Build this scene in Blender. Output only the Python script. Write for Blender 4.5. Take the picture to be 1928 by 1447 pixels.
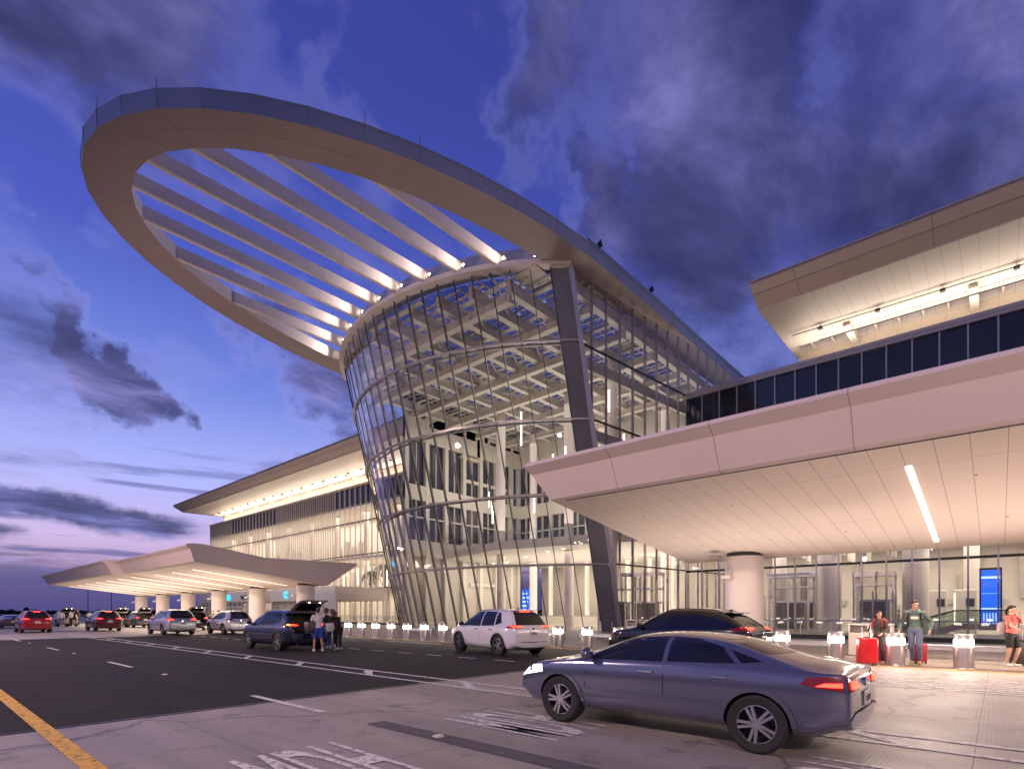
import bpy, bmesh, math, random
from mathutils import Vector, Matrix
from mathutils.bvhtree import BVHTree
R = math.radians
random.seed(7)
for o in list(bpy.data.objects): bpy.data.objects.remove(o)
S = bpy.context.scene
COL = S.collection

# ------------------------------------------------------------------ camera
cd = bpy.data.cameras.new('camera'); cam = bpy.data.objects.new('camera', cd); COL.objects.link(cam)
cd.sensor_width = 36; cd.lens = 1030/1928*36; cd.shift_y = 0.2222; cd.clip_start = 0.05; cd.clip_end = 6000
cam.location = (0, 0, 1.55); cam.rotation_euler = (R(90), 0, R(41.64))
S.camera = cam
S.render.engine = 'CYCLES'
S.cycles.max_bounces = 6; S.cycles.diffuse_bounces = 3; S.cycles.glossy_bounces = 3
S.cycles.transparent_max_bounces = 16; S.cycles.caustics_reflective = False; S.cycles.caustics_refractive = False
S.cycles.sample_clamp_indirect = 4; S.cycles.sample_clamp_direct = 0
S.view_settings.view_transform = 'Standard'; S.view_settings.look = 'None'
S.view_settings.exposure = 0.28; S.view_settings.gamma = 1.0

# ------------------------------------------------------------------ sky (dusk, broken cloud)
wd = bpy.data.worlds.new('World'); S.world = wd; wd.use_nodes = True
nt = wd.node_tree; N = nt.nodes; Lk = nt.links
bg = N['Background']
def nd(tree, t, **kw):
    n = tree.nodes.new(t)
    for k, v in kw.items():
        if k in n.inputs.keys(): n.inputs[k].default_value = v
        else: setattr(n, k, v)
    return n
def mth(tree, op, a, b=None, clamp=False):
    n = tree.nodes.new('ShaderNodeMath'); n.operation = op; n.use_clamp = clamp
    for i, x in enumerate((a, b)):
        if x is None: continue
        if isinstance(x, (int, float)): n.inputs[i].default_value = x
        else: tree.links.new(x, n.inputs[i])
    return n.outputs[0]
def ramp(tree, fac, stops, interp='LINEAR'):
    n = tree.nodes.new('ShaderNodeValToRGB'); n.color_ramp.interpolation = interp
    e = n.color_ramp.elements
    while len(e) < len(stops): e.new(0.5)
    for i, (p, c) in enumerate(stops):
        e[i].position = p; e[i].color = (c[0], c[1], c[2], 1) if not isinstance(c, (int, float)) else (c, c, c, 1)
    tree.links.new(fac, n.inputs[0]); return n.outputs[0]
def mixc(tree, fac, a, b, mode='MIX'):
    n = tree.nodes.new('ShaderNodeMix'); n.data_type = 'RGBA'; n.blend_type = mode
    for i, x in ((0, fac), (6, a), (7, b)):
        if isinstance(x, (int, float)): n.inputs[i].default_value = x
        elif isinstance(x, tuple): n.inputs[i].default_value = (x[0], x[1], x[2], 1)
        else: tree.links.new(x, n.inputs[i])
    return n.outputs[2]
tc = N.new('ShaderNodeTexCoord'); sx = N.new('ShaderNodeSeparateXYZ'); Lk.new(tc.outputs['Generated'], sx.inputs[0])
zz = mth(nt, 'MAXIMUM', sx.outputs[2], 0.0)
base = ramp(nt, zz, [(0.0, (.060, .060, .185)), (.055, (.075, .075, .22)), (.068, (.36, .25, .43)), (.11, (.48, .37, .62)),
                     (.20, (.34, .38, .78)), (.34, (.14, .20, .60)), (.50, (.058, .085, .42)), (.68, (.040, .056, .31)), (1.0, (.035, .04, .22))])
# glow stays in the west (towards -X)
az = mth(nt, 'MULTIPLY_ADD', sx.outputs[0], -0.42); nt.nodes[-1].inputs[2].default_value = 0.68
base = mixc(nt, 1.0, base, az, 'MULTIPLY')
den = mth(nt, 'ADD', zz, 0.16)
px = mth(nt, 'DIVIDE', sx.outputs[0], den); py = mth(nt, 'DIVIDE', sx.outputs[1], den)
cb = N.new('ShaderNodeCombineXYZ'); Lk.new(px, cb.inputs[0]); Lk.new(py, cb.inputs[1])
mp = N.new('ShaderNodeMapping'); mp.inputs['Rotation'].default_value = (0, 0, R(-33)); mp.inputs['Scale'].default_value = (0.85, 0.5, 1)
mp.inputs['Location'].default_value = (4.3, 1.25, 0)
Lk.new(cb.outputs[0], mp.inputs[0])
n1 = nd(nt, 'ShaderNodeTexNoise', Scale=1.15, Detail=9.0, Roughness=.56, Distortion=.35); Lk.new(mp.outputs[0], n1.inputs['Vector'])
n2 = nd(nt, 'ShaderNodeTexNoise', Scale=3.1, Detail=8.0, Roughness=.6, Distortion=.25); Lk.new(mp.outputs[0], n2.inputs['Vector'])
cf = mth(nt, 'MULTIPLY_ADD', n2.outputs[0], 0.28); nt.nodes[-1].inputs[2].default_value = -0.14
cf = mth(nt, 'ADD', cf, n1.outputs[0])
n4_ = nd(nt, 'ShaderNodeTexNoise', Scale=7.0, Detail=9.0, Roughness=.62, Distortion=.2); Lk.new(mp.outputs[0], n4_.inputs['Vector'])
# hand placed cloud masses: azimuth / elevation in degrees (azimuth clockwise from +Y), radii, tilt, weight
az0 = mth(nt, 'ARCTAN2', sx.outputs[0], sx.outputs[1]); el0 = mth(nt, 'ARCSINE', sx.outputs[2]); azn, eln = az0, el0
wn = nd(nt, 'ShaderNodeTexNoise', Scale=4.2, Detail=7.0, Roughness=.62); Lk.new(tc.outputs['Generated'], wn.inputs['Vector'])
ws_ = nt.nodes.new('ShaderNodeSeparateColor'); Lk.new(wn.outputs[1], ws_.inputs[0])
azn = mth(nt, 'ADD', azn, mth(nt, 'MULTIPLY', mth(nt, 'SUBTRACT', ws_.outputs[0], .5), .62))
eln = mth(nt, 'ADD', eln, mth(nt, 'MULTIPLY', mth(nt, 'SUBTRACT', ws_.outputs[1], .5), .42))
az1 = mth(nt, 'ADD', az0, mth(nt, 'MULTIPLY', mth(nt, 'SUBTRACT', ws_.outputs[0], .5), .25)); el1 = mth(nt, 'ADD', el0, mth(nt, 'MULTIPLY', mth(nt, 'SUBTRACT', ws_.outputs[1], .5), .07))
def blob(u, v, ru, rv, tilt, amp, low=False):
    azn, eln = (az1, el1) if low else (globals()['azn'], globals()['eln'])
    ac = math.atan((u-964)/1030); a0 = ac-R(41.64); e0 = math.atan((1152-v)/1030*math.cos(ac)); s_ = math.cos(ac)**2/1030
    ca, sa = math.cos(R(tilt)), math.sin(R(tilt))
    da = mth(nt, 'SUBTRACT', azn, a0); de = mth(nt, 'SUBTRACT', eln, e0)
    p_ = mth(nt, 'ADD', mth(nt, 'MULTIPLY', da, ca/(ru*s_)), mth(nt, 'MULTIPLY', de, -sa/(ru*s_)))
    q_ = mth(nt, 'ADD', mth(nt, 'MULTIPLY', da, sa/(rv*s_)), mth(nt, 'MULTIPLY', de, ca/(rv*s_)))
    d2 = mth(nt, 'ADD', mth(nt, 'MULTIPLY', p_, p_), mth(nt, 'MULTIPLY', q_, q_))
    w = mth(nt, 'SUBTRACT', 1.0, d2, True); w = mth(nt, 'MULTIPLY', w, w)
    return mth(nt, 'MULTIPLY', w, amp)
for b_ in ((120, 60, 600, 280, 8, .24), (1500, 220, 700, 480, 20, .19), (1330, 420, 300, 240, 30, .14), (1000, 130, 90, 260, -10, .14), (580, 700, 330, 130, 35, .27), (150, 700, 320, 85, 38, .22), (110, 958, 430, 62, 5, .45, True), (-150, 990, 400, 40, 0, .4, True),
           (60, 590, 240, 70, 40, .10), (690, 270, 150, 130, 30, .10), (1800, 330, 240, 200, 10, .10),
           (420, 880, 330, 110, 0, -.22), (120, 480, 180, 110, 30, -.20), (600, 60, 120, 90, 0, -.12), (330, 760, 120, 60, 0, -.12), (1080, 420, 90, 180, -10, -.14), (1620, 90, 150, 90, 20, -.10), (820, 130, 120, 200, 20, -.12), (900, 330, 120, 120, 20, -.10), (460, 430, 330, 130, 30, -.08)):
    cf = mth(nt, 'ADD', cf, blob(*b_))
cf = mth(nt, 'ADD', cf, mth(nt, 'MULTIPLY', mth(nt, 'SUBTRACT', n4_.outputs[0], .5), .22))
mask = ramp(nt, cf, [(.44, 0.0), (.68, .96)], 'EASE')
edge = ramp(nt, cf, [(.38, 0.0), (.49, .26), (.60, 0.0)], 'EASE')
lowf = ramp(nt, zz, [(.045, 0.0), (.075, 1.0)]); mask = mth(nt, 'MULTIPLY', mask, lowf); edge = mth(nt, 'MULTIPLY', edge, lowf)
cldc = ramp(nt, zz, [(0.0, (.085, .08, .20)), (.12, (.055, .065, .20)), (.3, (.064, .064, .19)), (.5, (.052, .053, .165)), (1.0, (.040, .040, .135))])
lit = ramp(nt, zz, [(0.0, (.5, .36, .5)), (.3, (.32, .32, .74)), (.6, (.19, .20, .52)), (1.0, (.13, .14, .40))])
c1 = mixc(nt, edge, base, lit)
n4 = nd(nt, 'ShaderNodeTexNoise', Scale=4.6, Detail=10.0, Roughness=.60, Distortion=.25); Lk.new(mp.outputs[0], n4.inputs['Vector'])
tone = ramp(nt, n4.outputs[0], [(.34, (.55, .55, .62)), (.46, (1.0, 1.0, 1.0)), (.55, (1.8, 1.75, 1.6)), (.67, (3.5, 3.3, 2.7))])
cldt = mixc(nt, 1.0, cldc, tone, 'MULTIPLY')
c2 = mixc(nt, mask, c1, cldt)
# thin low streaks near the horizon
mp2 = N.new('ShaderNodeMapping'); mp2.inputs['Scale'].default_value = (2.2, 2.2, 34); Lk.new(tc.outputs['Generated'], mp2.inputs[0])
n3 = nd(nt, 'ShaderNodeTexNoise', Scale=1.6, Detail=5.0, Roughness=.5); Lk.new(mp2.outputs[0], n3.inputs['Vector'])
low = ramp(nt, zz, [(0.0, 0.0), (.05, .0), (.07, 1.0), (.20, .8), (.27, 0.0)])
st = ramp(nt, n3.outputs[0], [(.52, 0.0), (.62, .8)], 'EASE')
sf = mth(nt, 'MULTIPLY', low, st)
c3 = mixc(nt, sf, c2, (.10, .10, .29))
sky = N.new('ShaderNodeTexSky'); sky.sky_type = 'NISHITA'; sky.sun_disc = False; sky.sun_elevation = R(-3); sky.sun_rotation = R(-90)
skm = mixc(nt, 1.0, sky.outputs[0], (.05, .05, .05), 'MULTIPLY')
c4 = mixc(nt, 1.0, c3, skm, 'ADD')
Lk.new(c4, bg.inputs[0]); bg.inputs[1].default_value = 1.0

# ------------------------------------------------------------------ tools
class MB:
    def __init__(s): s.v = []; s.f = []; s.m = []
    def add(s, vs, fs, mi=0):
        b = len(s.v); s.v += [tuple(v) for v in vs]
        for f in fs: s.f.append(tuple(b+i for i in f)); s.m.append(mi)
        return s
    def quad(s, a, b, c, d, mi=0): return s.add([a, b, c, d], [(0, 1, 2, 3)], mi)
    def box(s, x0, x1, y0, y1, z0, z1, mi=0):
        return s.add([(x0,y0,z0),(x1,y0,z0),(x1,y1,z0),(x0,y1,z0),(x0,y0,z1),(x1,y0,z1),(x1,y1,z1),(x0,y1,z1)],
                     [(0,3,2,1),(4,5,6,7),(0,1,5,4),(1,2,6,5),(2,3,7,6),(3,0,4,7)], mi)
    def beam(s, p0, p1, w, h, up=(0,0,1), mi=0):
        p0 = Vector(p0); p1 = Vector(p1); d = (p1-p0).normalized(); up = Vector(up)
        sd = d.cross(up)
        if sd.length < 1e-4: sd = d.cross(Vector((0,1,0)))
        sd.normalize(); u = sd.cross(d).normalized()
        vs = []
        for p in (p0, p1):
            for a, b in ((-1,-1),(1,-1),(1,1),(-1,1)): vs.append(p + sd*a*w/2 + u*b*h/2)
        return s.add(vs, [(0,1,2,3),(7,6,5,4),(0,4,5,1),(1,5,6,2),(2,6,7,3),(3,7,4,0)], mi)
    def cyl(s, p0, p1, r0, r1=None, n=12, mi=0, cap=True):
        r1 = r0 if r1 is None else r1
        p0 = Vector(p0); p1 = Vector(p1); d = (p1-p0).normalized()
        a = d.cross(Vector((0,0,1)))
        if a.length < 1e-4: a = Vector((1,0,0))
        a.normalize(); b = d.cross(a)
        vs = []
        for p, r in ((p0,r0),(p1,r1)):
            for i in range(n):
                t = 2*math.pi*i/n; vs.append(p + a*math.cos(t)*r + b*math.sin(t)*r)
        fs = [(i, (i+1)%n, n+(i+1)%n, n+i) for i in range(n)]
        if cap: fs += [tuple(range(n))[::-1], tuple(range(n, 2*n))]
        return s.add(vs, fs, mi)
    def tube(s, pts, r, n=8, mi=0):
        for a, b in zip(pts[:-1], pts[1:]): s.cyl(a, b, r, r, n, mi)
        for p in pts[1:-1]: s.ell(p, (r, r, r), n=n, mi=mi)
        return s
    def lathe(s, prof, c=(0,0,0), n=24, mi=0):
        vs = []
        for r, z in prof:
            for i in range(n):
                t = 2*math.pi*i/n; vs.append((c[0]+r*math.cos(t), c[1]+r*math.sin(t), c[2]+z))
        fs = []
        for k in range(len(prof)-1):
            for i in range(n): fs.append((k*n+i, k*n+(i+1)%n, (k+1)*n+(i+1)%n, (k+1)*n+i))
        fs.append(tuple(range(n))[::-1]); fs.append(tuple(range((len(prof)-1)*n, len(prof)*n)))
        return s.add(vs, fs, mi)
    def ell(s, c, r, rot=None, n=12, mi=0):
        m = max(4, n//2+1); vs = []; c = Vector(c)
        for k in range(1, m):
            ph = math.pi*k/m
            for i in range(n):
                t = 2*math.pi*i/n
                p = Vector((r[0]*math.sin(ph)*math.cos(t), r[1]*math.sin(ph)*math.sin(t), r[2]*math.cos(ph)))
                if rot: p = rot @ p
                vs.append(c+p)
        top = Vector((0,0,r[2])); bot = Vector((0,0,-r[2]))
        if rot: top = rot@top; bot = rot@bot
        vs += [c+top, c+bot]; T = len(vs)-2; fs = []
        for k in range(m-2):
            for i in range(n): fs.append((k*n+i, (k+1)*n+i, (k+1)*n+(i+1)%n, k*n+(i+1)%n))
        for i in range(n):
            fs.append((T, i, (i+1)%n)); fs.append((T+1, (m-2)*n+(i+1)%n, (m-2)*n+i))
        return s.add(vs, fs, mi)
    def cap(s, p0, p1, r0, r1, n=10):
        s.cyl(p0, p1, r0, r1, n); s.ell(p0, (r0,)*3, n=n); s.ell(p1, (r1,)*3, n=n); return s
    def prism(s, poly, ax, a, b, mi=0):
        # poly in the two other axes, extruded along ax
        def P(u, v, w):
            return {'x': (w, u, v), 'y': (u, w, v), 'z': (u, v, w)}[ax]
        n = len(poly)
        vs = [P(u, v, a) for u, v in poly] + [P(u, v, b) for u, v in poly]
        fs = [tuple(range(n)), tuple(range(n, 2*n))[::-1]] + [(i, n+i, n+(i+1)%n, (i+1)%n) for i in range(n)]
        return s.add(vs, fs, mi)
    def rbox(s, x0, x1, y0, y1, z0, z1, r, seg=2, mi=0, M=None):
        bm = bmesh.new(); bmesh.ops.create_cube(bm, size=1)
        for v in bm.verts:
            v.co = Vector(((x0+x1)/2+v.co.x*(x1-x0), (y0+y1)/2+v.co.y*(y1-y0), (z0+z1)/2+v.co.z*(z1-z0)))
        bmesh.ops.bevel(bm, geom=list(bm.edges), offset=r, segments=seg, profile=.5, affect='EDGES')
        if M: bmesh.ops.transform(bm, matrix=M, verts=bm.verts)
        bm.verts.index_update()
        s.add([v.co.copy() for v in bm.verts], [[v.index for v in f.verts] for f in bm.faces], mi); bm.free(); return s
    def build(s, name, mats, parent=None, smooth=None, recalc=True, sub=True):
        me = bpy.data.meshes.new(name)
        off = Vector((0,0,0))
        if parent is not None and sub:
            p = parent
            while p is not None: off += Vector(p.location); p = p.parent
        me.from_pydata([tuple(Vector(v)-off) for v in s.v], [], s.f)
        if not isinstance(mats, (list, tuple)): mats = [mats]
        for m in mats: me.materials.append(m)
        for p, mi in zip(me.polygons, s.m): p.material_index = mi
        if recalc:
            bm = bmesh.new(); bm.from_mesh(me); bmesh.ops.recalc_face_normals(bm, faces=bm.faces); bm.to_mesh(me); bm.free()
        me.update()
        if smooth:
            me.shade_smooth(); me.set_sharp_from_angle(angle=R(smooth))
        o = bpy.data.objects.new(name, me); COL.objects.link(o)
        if parent is not None: o.parent = parent
        return o

def tag(o, label=None, cat=None, group=None, kind=None):
    if label: o['label'] = label
    if cat: o['category'] = cat
    if group: o['group'] = group
    if kind: o['kind'] = kind
    return o
def thing(name, label, cat, loc=(0,0,0), rz=0, group=None):
    o = bpy.data.objects.new(name, None); COL.objects.link(o); o.empty_display_size = .2
    o.location = loc; o.rotation_euler = (0, 0, rz)
    return tag(o, label, cat, group)
def copy_tree(o, parent=None):
    c = o.copy(); COL.objects.link(c)
    if parent is not None: c.parent = parent
    for ch in [x for x in bpy.data.objects if x.parent == o]: copy_tree(ch, c)
    return c
def light(kind, name, loc, energy, color=(1, .8, .6), size=.2, size_y=None, rot=(0,0,0), parent=None, spot=None, blend=.6, spread=None):
    ld = bpy.data.lights.new(name, kind); ld.energy = energy; ld.color = color
    if kind == 'AREA':
        ld.size = size
        if size_y: ld.shape = 'RECTANGLE'; ld.size_y = size_y
        if spread: ld.spread = R(spread)
    else: ld.shadow_soft_size = size
    if kind == 'SPOT': ld.spot_size = R(spot or 90); ld.spot_blend = blend
    o = bpy.data.objects.new(name, ld); COL.objects.link(o); o.location = loc; o.rotation_euler = rot
    if parent is not None:
        o.parent = parent
        off = Vector((0,0,0)); p = parent
        while p is not None: off += Vector(p.location); p = p.parent
        o.location = Vector(loc)-off
    return o
def aim(v):
    return Vector(v).to_track_quat('-Z', 'Y').to_euler()

# ------------------------------------------------------------------ materials
def base_mat(name):
    m = bpy.data.materials.new(name); m.use_nodes = True
    t = m.node_tree; b = t.nodes['Principled BSDF']; return m, t, b
def pm(name, col, rough=.5, metal=0, var=.12, scale=3.0, bump=0, bscale=60, coat=0, emis=None, es=0, lines=None, lcol=.35, spec=.5):
    m, t, b = base_mat(name)
    tc = t.nodes.new('ShaderNodeTexCoord')
    nz = nd(t, 'ShaderNodeTexNoise', Scale=scale, Detail=6.0, Roughness=.6); t.links.new(tc.outputs['Object'], nz.inputs['Vector'])
    a = tuple(c*(1-var) for c in col); c_ = tuple(min(1, c*(1+var)) for c in col)
    out = ramp(t, nz.outputs[0], [(.3, a), (.7, c_)])
    if lines:
        sp = t.nodes.new('ShaderNodeSeparateXYZ'); t.links.new(tc.outputs['Object'], sp.inputs[0]); acc = None
        for ax, per, off, w in lines:
            q = mth(t, 'ADD', sp.outputs[ax], off); q = mth(t, 'DIVIDE', q, per); q = mth(t, 'FRACT', q)
            q = mth(t, 'LESS_THAN', q, w/per); acc = q if acc is None else mth(t, 'MAXIMUM', acc, q)
        out = mixc(t, acc, out, tuple(c*lcol for c in col))
    t.links.new(out, b.inputs['Base Color'])
    rr = mth(t, 'MULTIPLY_ADD', nz.outputs[0], .12); t.nodes[-1].inputs[2].default_value = max(0, rough-.06)
    t.links.new(rr, b.inputs['Roughness'])
    b.inputs['Metallic'].default_value = metal; b.inputs['Coat Weight'].default_value = coat; b.inputs['Coat Roughness'].default_value = .05
    b.inputs['Specular IOR Level'].default_value = spec
    if bump:
        nb = nd(t, 'ShaderNodeTexNoise', Scale=bscale, Detail=4.0); t.links.new(tc.outputs['Object'], nb.inputs['Vector'])
        bp = t.nodes.new('ShaderNodeBump'); bp.inputs['Strength'].default_value = bump; bp.inputs['Distance'].default_value = .02
        t.links.new(nb.outputs[0], bp.inputs['Height']); t.links.new(bp.outputs[0], b.inputs['Normal'])
    if emis: b.inputs['Emission Color'].default_value = (*emis, 1); b.inputs['Emission Strength'].default_value = es
    return m
def em(name, col, s):
    m, t, b = base_mat(name); b.inputs['Base Color'].default_value = (*[min(1, c) for c in col], 1)
    b.inputs['Emission Color'].default_value = (*col, 1); b.inputs['Emission Strength'].default_value = s; b.inputs['Roughness'].default_value = .4
    return m
def glass(name, tint, r0=.05, r1=.9, rough=.0, pw=4.0):
    m = bpy.data.materials.new(name); m.use_nodes = True; t = m.node_tree; t.nodes.clear()
    out = t.nodes.new('ShaderNodeOutputMaterial')
    tr = t.nodes.new('ShaderNodeBsdfTransparent'); tr.inputs[0].default_value = (*tint, 1)
    gl = t.nodes.new('ShaderNodeBsdfGlossy'); gl.inputs['Roughness'].default_value = rough; gl.inputs[0].default_value = (.9, .93, .95, 1)
    lw = t.nodes.new('ShaderNodeLayerWeight'); lw.inputs[0].default_value = .5
    f = mth(t, 'POWER', lw.outputs['Facing'], pw); f = mth(t, 'MULTIPLY_ADD', f, r1-r0); t.nodes[-1].inputs[2].default_value = r0
    tc = t.nodes.new('ShaderNodeTexCoord'); nz = nd(t, 'ShaderNodeTexNoise', Scale=.35, Detail=2.0); t.links.new(tc.outputs['Object'], nz.inputs['Vector'])
    bp = t.nodes.new('ShaderNodeBump'); bp.inputs['Strength'].default_value = .12; bp.inputs['Distance'].default_value = .05
    t.links.new(nz.outputs[0], bp.inputs['Height']); t.links.new(bp.outputs[0], gl.inputs['Normal'])
    mx = t.nodes.new('ShaderNodeMixShader'); t.links.new(f, mx.inputs[0]); t.links.new(tr.outputs[0], mx.inputs[1]); t.links.new(gl.outputs[0], mx.inputs[2])
    t.links.new(mx.outputs[0], out.inputs[0]); return m

def concrete(name, c0, c1, tine=True, joints=True, rough=.42, spec=.5):
    m, t, b = base_mat(name); b.inputs['Specular IOR Level'].default_value = spec
    tc = t.nodes.new('ShaderNodeTexCoord'); O = tc.outputs['Object']
    nz = nd(t, 'ShaderNodeTexNoise', Scale=.35, Detail=8.0, Roughness=.65); t.links.new(O, nz.inputs['Vector'])
    fz = nd(t, 'ShaderNodeTexNoise', Scale=42.0, Detail=3.0, Roughness=.7); t.links.new(O, fz.inputs['Vector'])
    col = ramp(t, nz.outputs[0], [(.3, c0), (.72, c1)])
    sp = ramp(t, fz.outputs[0], [(.3, .62), (.5, 1.0), (.75, 1.15)])
    col = mixc(t, 1.0, col, sp, 'MULTIPLY')
    # long oil and tyre tracks running along the lane
    mpn = t.nodes.new('ShaderNodeMapping'); mpn.inputs['Scale'].default_value = (.05, .9, 1); t.links.new(O, mpn.inputs[0])
    tn = nd(t, 'ShaderNodeTexNoise', Scale=1.3, Detail=5.0); t.links.new(mpn.outputs[0], tn.inputs['Vector'])
    tk = ramp(t, tn.outputs[0], [(.35, .72), (.6, 1.05)]); col = mixc(t, .8, col, tk, 'MULTIPLY')
    s = t.nodes.new('ShaderNodeSeparateXYZ'); t.links.new(O, s.inputs[0])
    # oil drips, a few wandering cracks
    og = nd(t, 'ShaderNodeTexNoise', Scale=1.7, Detail=7.0, Roughness=.7); t.links.new(O, og.inputs['Vector'])
    col = mixc(t, .9, col, ramp(t, og.outputs[0], [(.33, .45), (.44, 1.0), (.62, 1.0), (.75, 1.18)]), 'MULTIPLY')
    wv_ = nd(t, 'ShaderNodeTexNoise', Scale=.9, Detail=6.0); t.links.new(O, wv_.inputs['Vector'])
    ad = t.nodes.new('ShaderNodeVectorMath'); ad.operation = 'MULTIPLY_ADD'; t.links.new(wv_.outputs[1], ad.inputs[0]); ad.inputs[1].default_value = (1.6, 1.6, 0); t.links.new(O, ad.inputs[2])
    vo = nd(t, 'ShaderNodeTexVoronoi', Scale=.16); vo.feature = 'DISTANCE_TO_EDGE'; t.links.new(ad.outputs[0], vo.inputs['Vector'])
    col = mixc(t, .75, col, ramp(t, vo.outputs['Distance'], [(.0, .25), (.0035, .4), (.006, 1.0)]), 'MULTIPLY')
    if joints:
        acc = None
        for ax, per, off, w in joints:
            q = mth(t, 'ADD', s.outputs[ax], off); q = mth(t, 'DIVIDE', q, per); q = mth(t, 'FRACT', q); q = mth(t, 'LESS_THAN', q, w/per)
            acc = q if acc is None else mth(t, 'MAXIMUM', acc, q)
        col = mixc(t, acc, col, tuple(c*.3 for c in c0))
    t.links.new(col, b.inputs['Base Color'])
    rr = ramp(t, nz.outputs[0], [(.3, rough), (.7, rough+.2)]); t.links.new(rr, b.inputs['Roughness'])
    h = fz.outputs[0]
    if tine:
        wv = mth(t, 'MULTIPLY', s.outputs[0], 2*math.pi/.045); wv = mth(t, 'SINE', wv); wv = mth(t, 'MULTIPLY', wv, .22); h = mth(t, 'ADD', h, wv)
    bp = t.nodes.new('ShaderNodeBump'); bp.inputs['Strength'].default_value = .35; bp.inputs['Distance'].default_value = .006
    t.links.new(h, bp.inputs['Height']); t.links.new(bp.outputs[0], b.inputs['Normal'])
    return m

def worn_paint(name, col):
    m, t, b = base_mat(name)
    tc = t.nodes.new('ShaderNodeTexCoord'); nz = nd(t, 'ShaderNodeTexNoise', Scale=9.0, Detail=9.0, Roughness=.75); t.links.new(tc.outputs['Object'], nz.inputs['Vector'])
    c = ramp(t, nz.outputs[0], [(.38, tuple(x*.22 for x in col)), (.50, col), (.8, tuple(min(1, x*1.1) for x in col))])
    t.links.new(c, b.inputs['Base Color']); b.inputs['Roughness'].default_value = .55
    return m

M = {}
M['concrete'] = concrete('concrete', (.28, .245, .225), (.39, .35, .325), True, [(1, 3.66, 1.0, .012), (0, 4.6, 9.4, .014)])
M['asphalt'] = concrete('asphalt', (.017, .015, .015), (.031, .028, .027), False, None, .72, .25)
M['pave'] = concrete('pavement_tan', (.28, .22, .175), (.36, .29, .24), False, [(1, 1.5, .5, .01), (0, 1.5, 0, .01)])
M['grass'] = pm('dark_grass', (.035, .045, .022), .9, var=.5, scale=.2)
M['white_line'] = worn_paint('worn_white_paint', (.72, .70, .68))
M['yellow_line'] = worn_paint('worn_yellow_paint', (.72, .40, .035))
M['dark_patch'] = pm('ground_out_patch', (.10, .09, .095), .7, var=.3, scale=8)
M['dome'] = pm('tactile_strip', (.10, .075, .07), .7, var=.2, bump=1.0, bscale=25)
M['panel'] = pm('cream_metal_panel', (.66, .60, .55), .42, var=.03, scale=.6)
M['soffit'] = pm('soffit_panel', (.76, .67, .60), .58, var=.03, scale=.5, lines=[(0, .6, 6.85, .014), (1, 4.4, 3.6, .014)], lcol=.42)
M['fascia'] = pm('fascia_panel', (.72, .62, .59), .45, var=.03, scale=.5, lines=[(0, 3.05, 0.5, .022)], lcol=.45)
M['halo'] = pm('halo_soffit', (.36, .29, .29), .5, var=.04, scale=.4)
M['halo_edge'] = pm('halo_fascia', (.42, .43, .48), .35, var=.05, scale=.4, metal=.3)
M['slat'] = pm('slat_panel', (.74, .68, .67), .45, var=.03, scale=.5)
M['wing'] = pm('wing_soffit', (.66, .60, .53), .5, var=.03, scale=.3, lines=[(0, .9, 0, .02)], lcol=.5)
M['wing_edge'] = pm('wing_fascia', (.62, .53, .45), .45, var=.04, scale=.3, lines=[(0, 7.6, 3, .03)], lcol=.3)
M['cream'] = pm('cream_wall', (.70, .61, .49), .6, var=.05, scale=.4, lines=[(0, 1.52, 0, .02)], lcol=.6)
M['iwall'] = pm('interior_wall', (.60, .56, .50), .6, var=.08, scale=.3)
M['ipale'] = pm('interior_white', (.72, .68, .60), .5, var=.04, scale=.5)
M['idark'] = pm('interior_dark', (.06, .055, .055), .5, var=.3)
M['ifloor'] = pm('terrazzo', (.50, .45, .40), .12, var=.1, scale=6)
M['joint'] = pm('black_gasket', (.012, .012, .014), .4)
M['fin'] = pm('grey_fin', (.44, .42, .40), .4, metal=.3)
M['silver'] = pm('brushed_aluminium', (.58, .57, .60), .33, metal=.75, var=.05, scale=2)
M['mull'] = pm('mullion_aluminium', (.40, .37, .38), .35, metal=.5, var=.05)
M['whitefin'] = pm('pale_fin', (.70, .65, .60), .42, var=.03)
M['spandrel'] = pm('dark_spandrel', (.17, .17, .18), .12, var=.1, scale=.6, spec=.8)
M['backpane'] = pm('blue_window', (.07, .072, .11), .1, var=.2, scale=.4)
M['darkpane'] = pm('dark_glass_band', (.010, .012, .022), .08, var=.2, scale=.5, spec=.7)
M['glass'] = glass('curtain_glass', (.86, .86, .84), .07, .95, 0, 2.4)
M['glass2'] = glass('clear_glass', (.88, .87, .84), .06, .75)
M['rail_glass'] = glass('rail_glass', (.85, .9, .88), .07, .8)
M['skyl'] = glass('skylight_glass', (.30, .36, .5), .06, .6)
M['column'] = pm('column_cladding', (.70, .63, .60), .38, var=.02, scale=.6)
M['steel'] = em('bollard_steel', (.0, .0, .0), 0.0); M['steel'].node_tree.nodes['Principled BSDF'].inputs['Base Color'].default_value = (.50, .47, .47, 1); M['steel'].node_tree.nodes['Principled BSDF'].inputs['Metallic'].default_value = 1.0; M['steel'].node_tree.nodes['Principled BSDF'].inputs['Roughness'].default_value = .36
M['lampband'] = em('bollard_lamp', (1, .86, .72), 10.0)
M['strip'] = em('canopy_strip_lamp', (1, .84, .70), 3.0)
M['strip_far'] = em('canopy_strip_lamp_far', (1, .84, .70), 1.6)
M['spotlens'] = em('spot_lens', (1, .80, .55), 22.0)
M['pendant'] = em('pendant_tube', (1, .85, .66), 2.6)
M['screen'] = em('screen_blue', (.02, .13, .85), 1.1)
M['screenlt'] = em('screen_text', (.45, .65, 1.0), 1.3)
M['cyan'] = em('cyan_letter', (.02, .55, .85), 1.5)
M['black'] = pm('black_plastic', (.018, .018, .02), .45)
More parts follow.
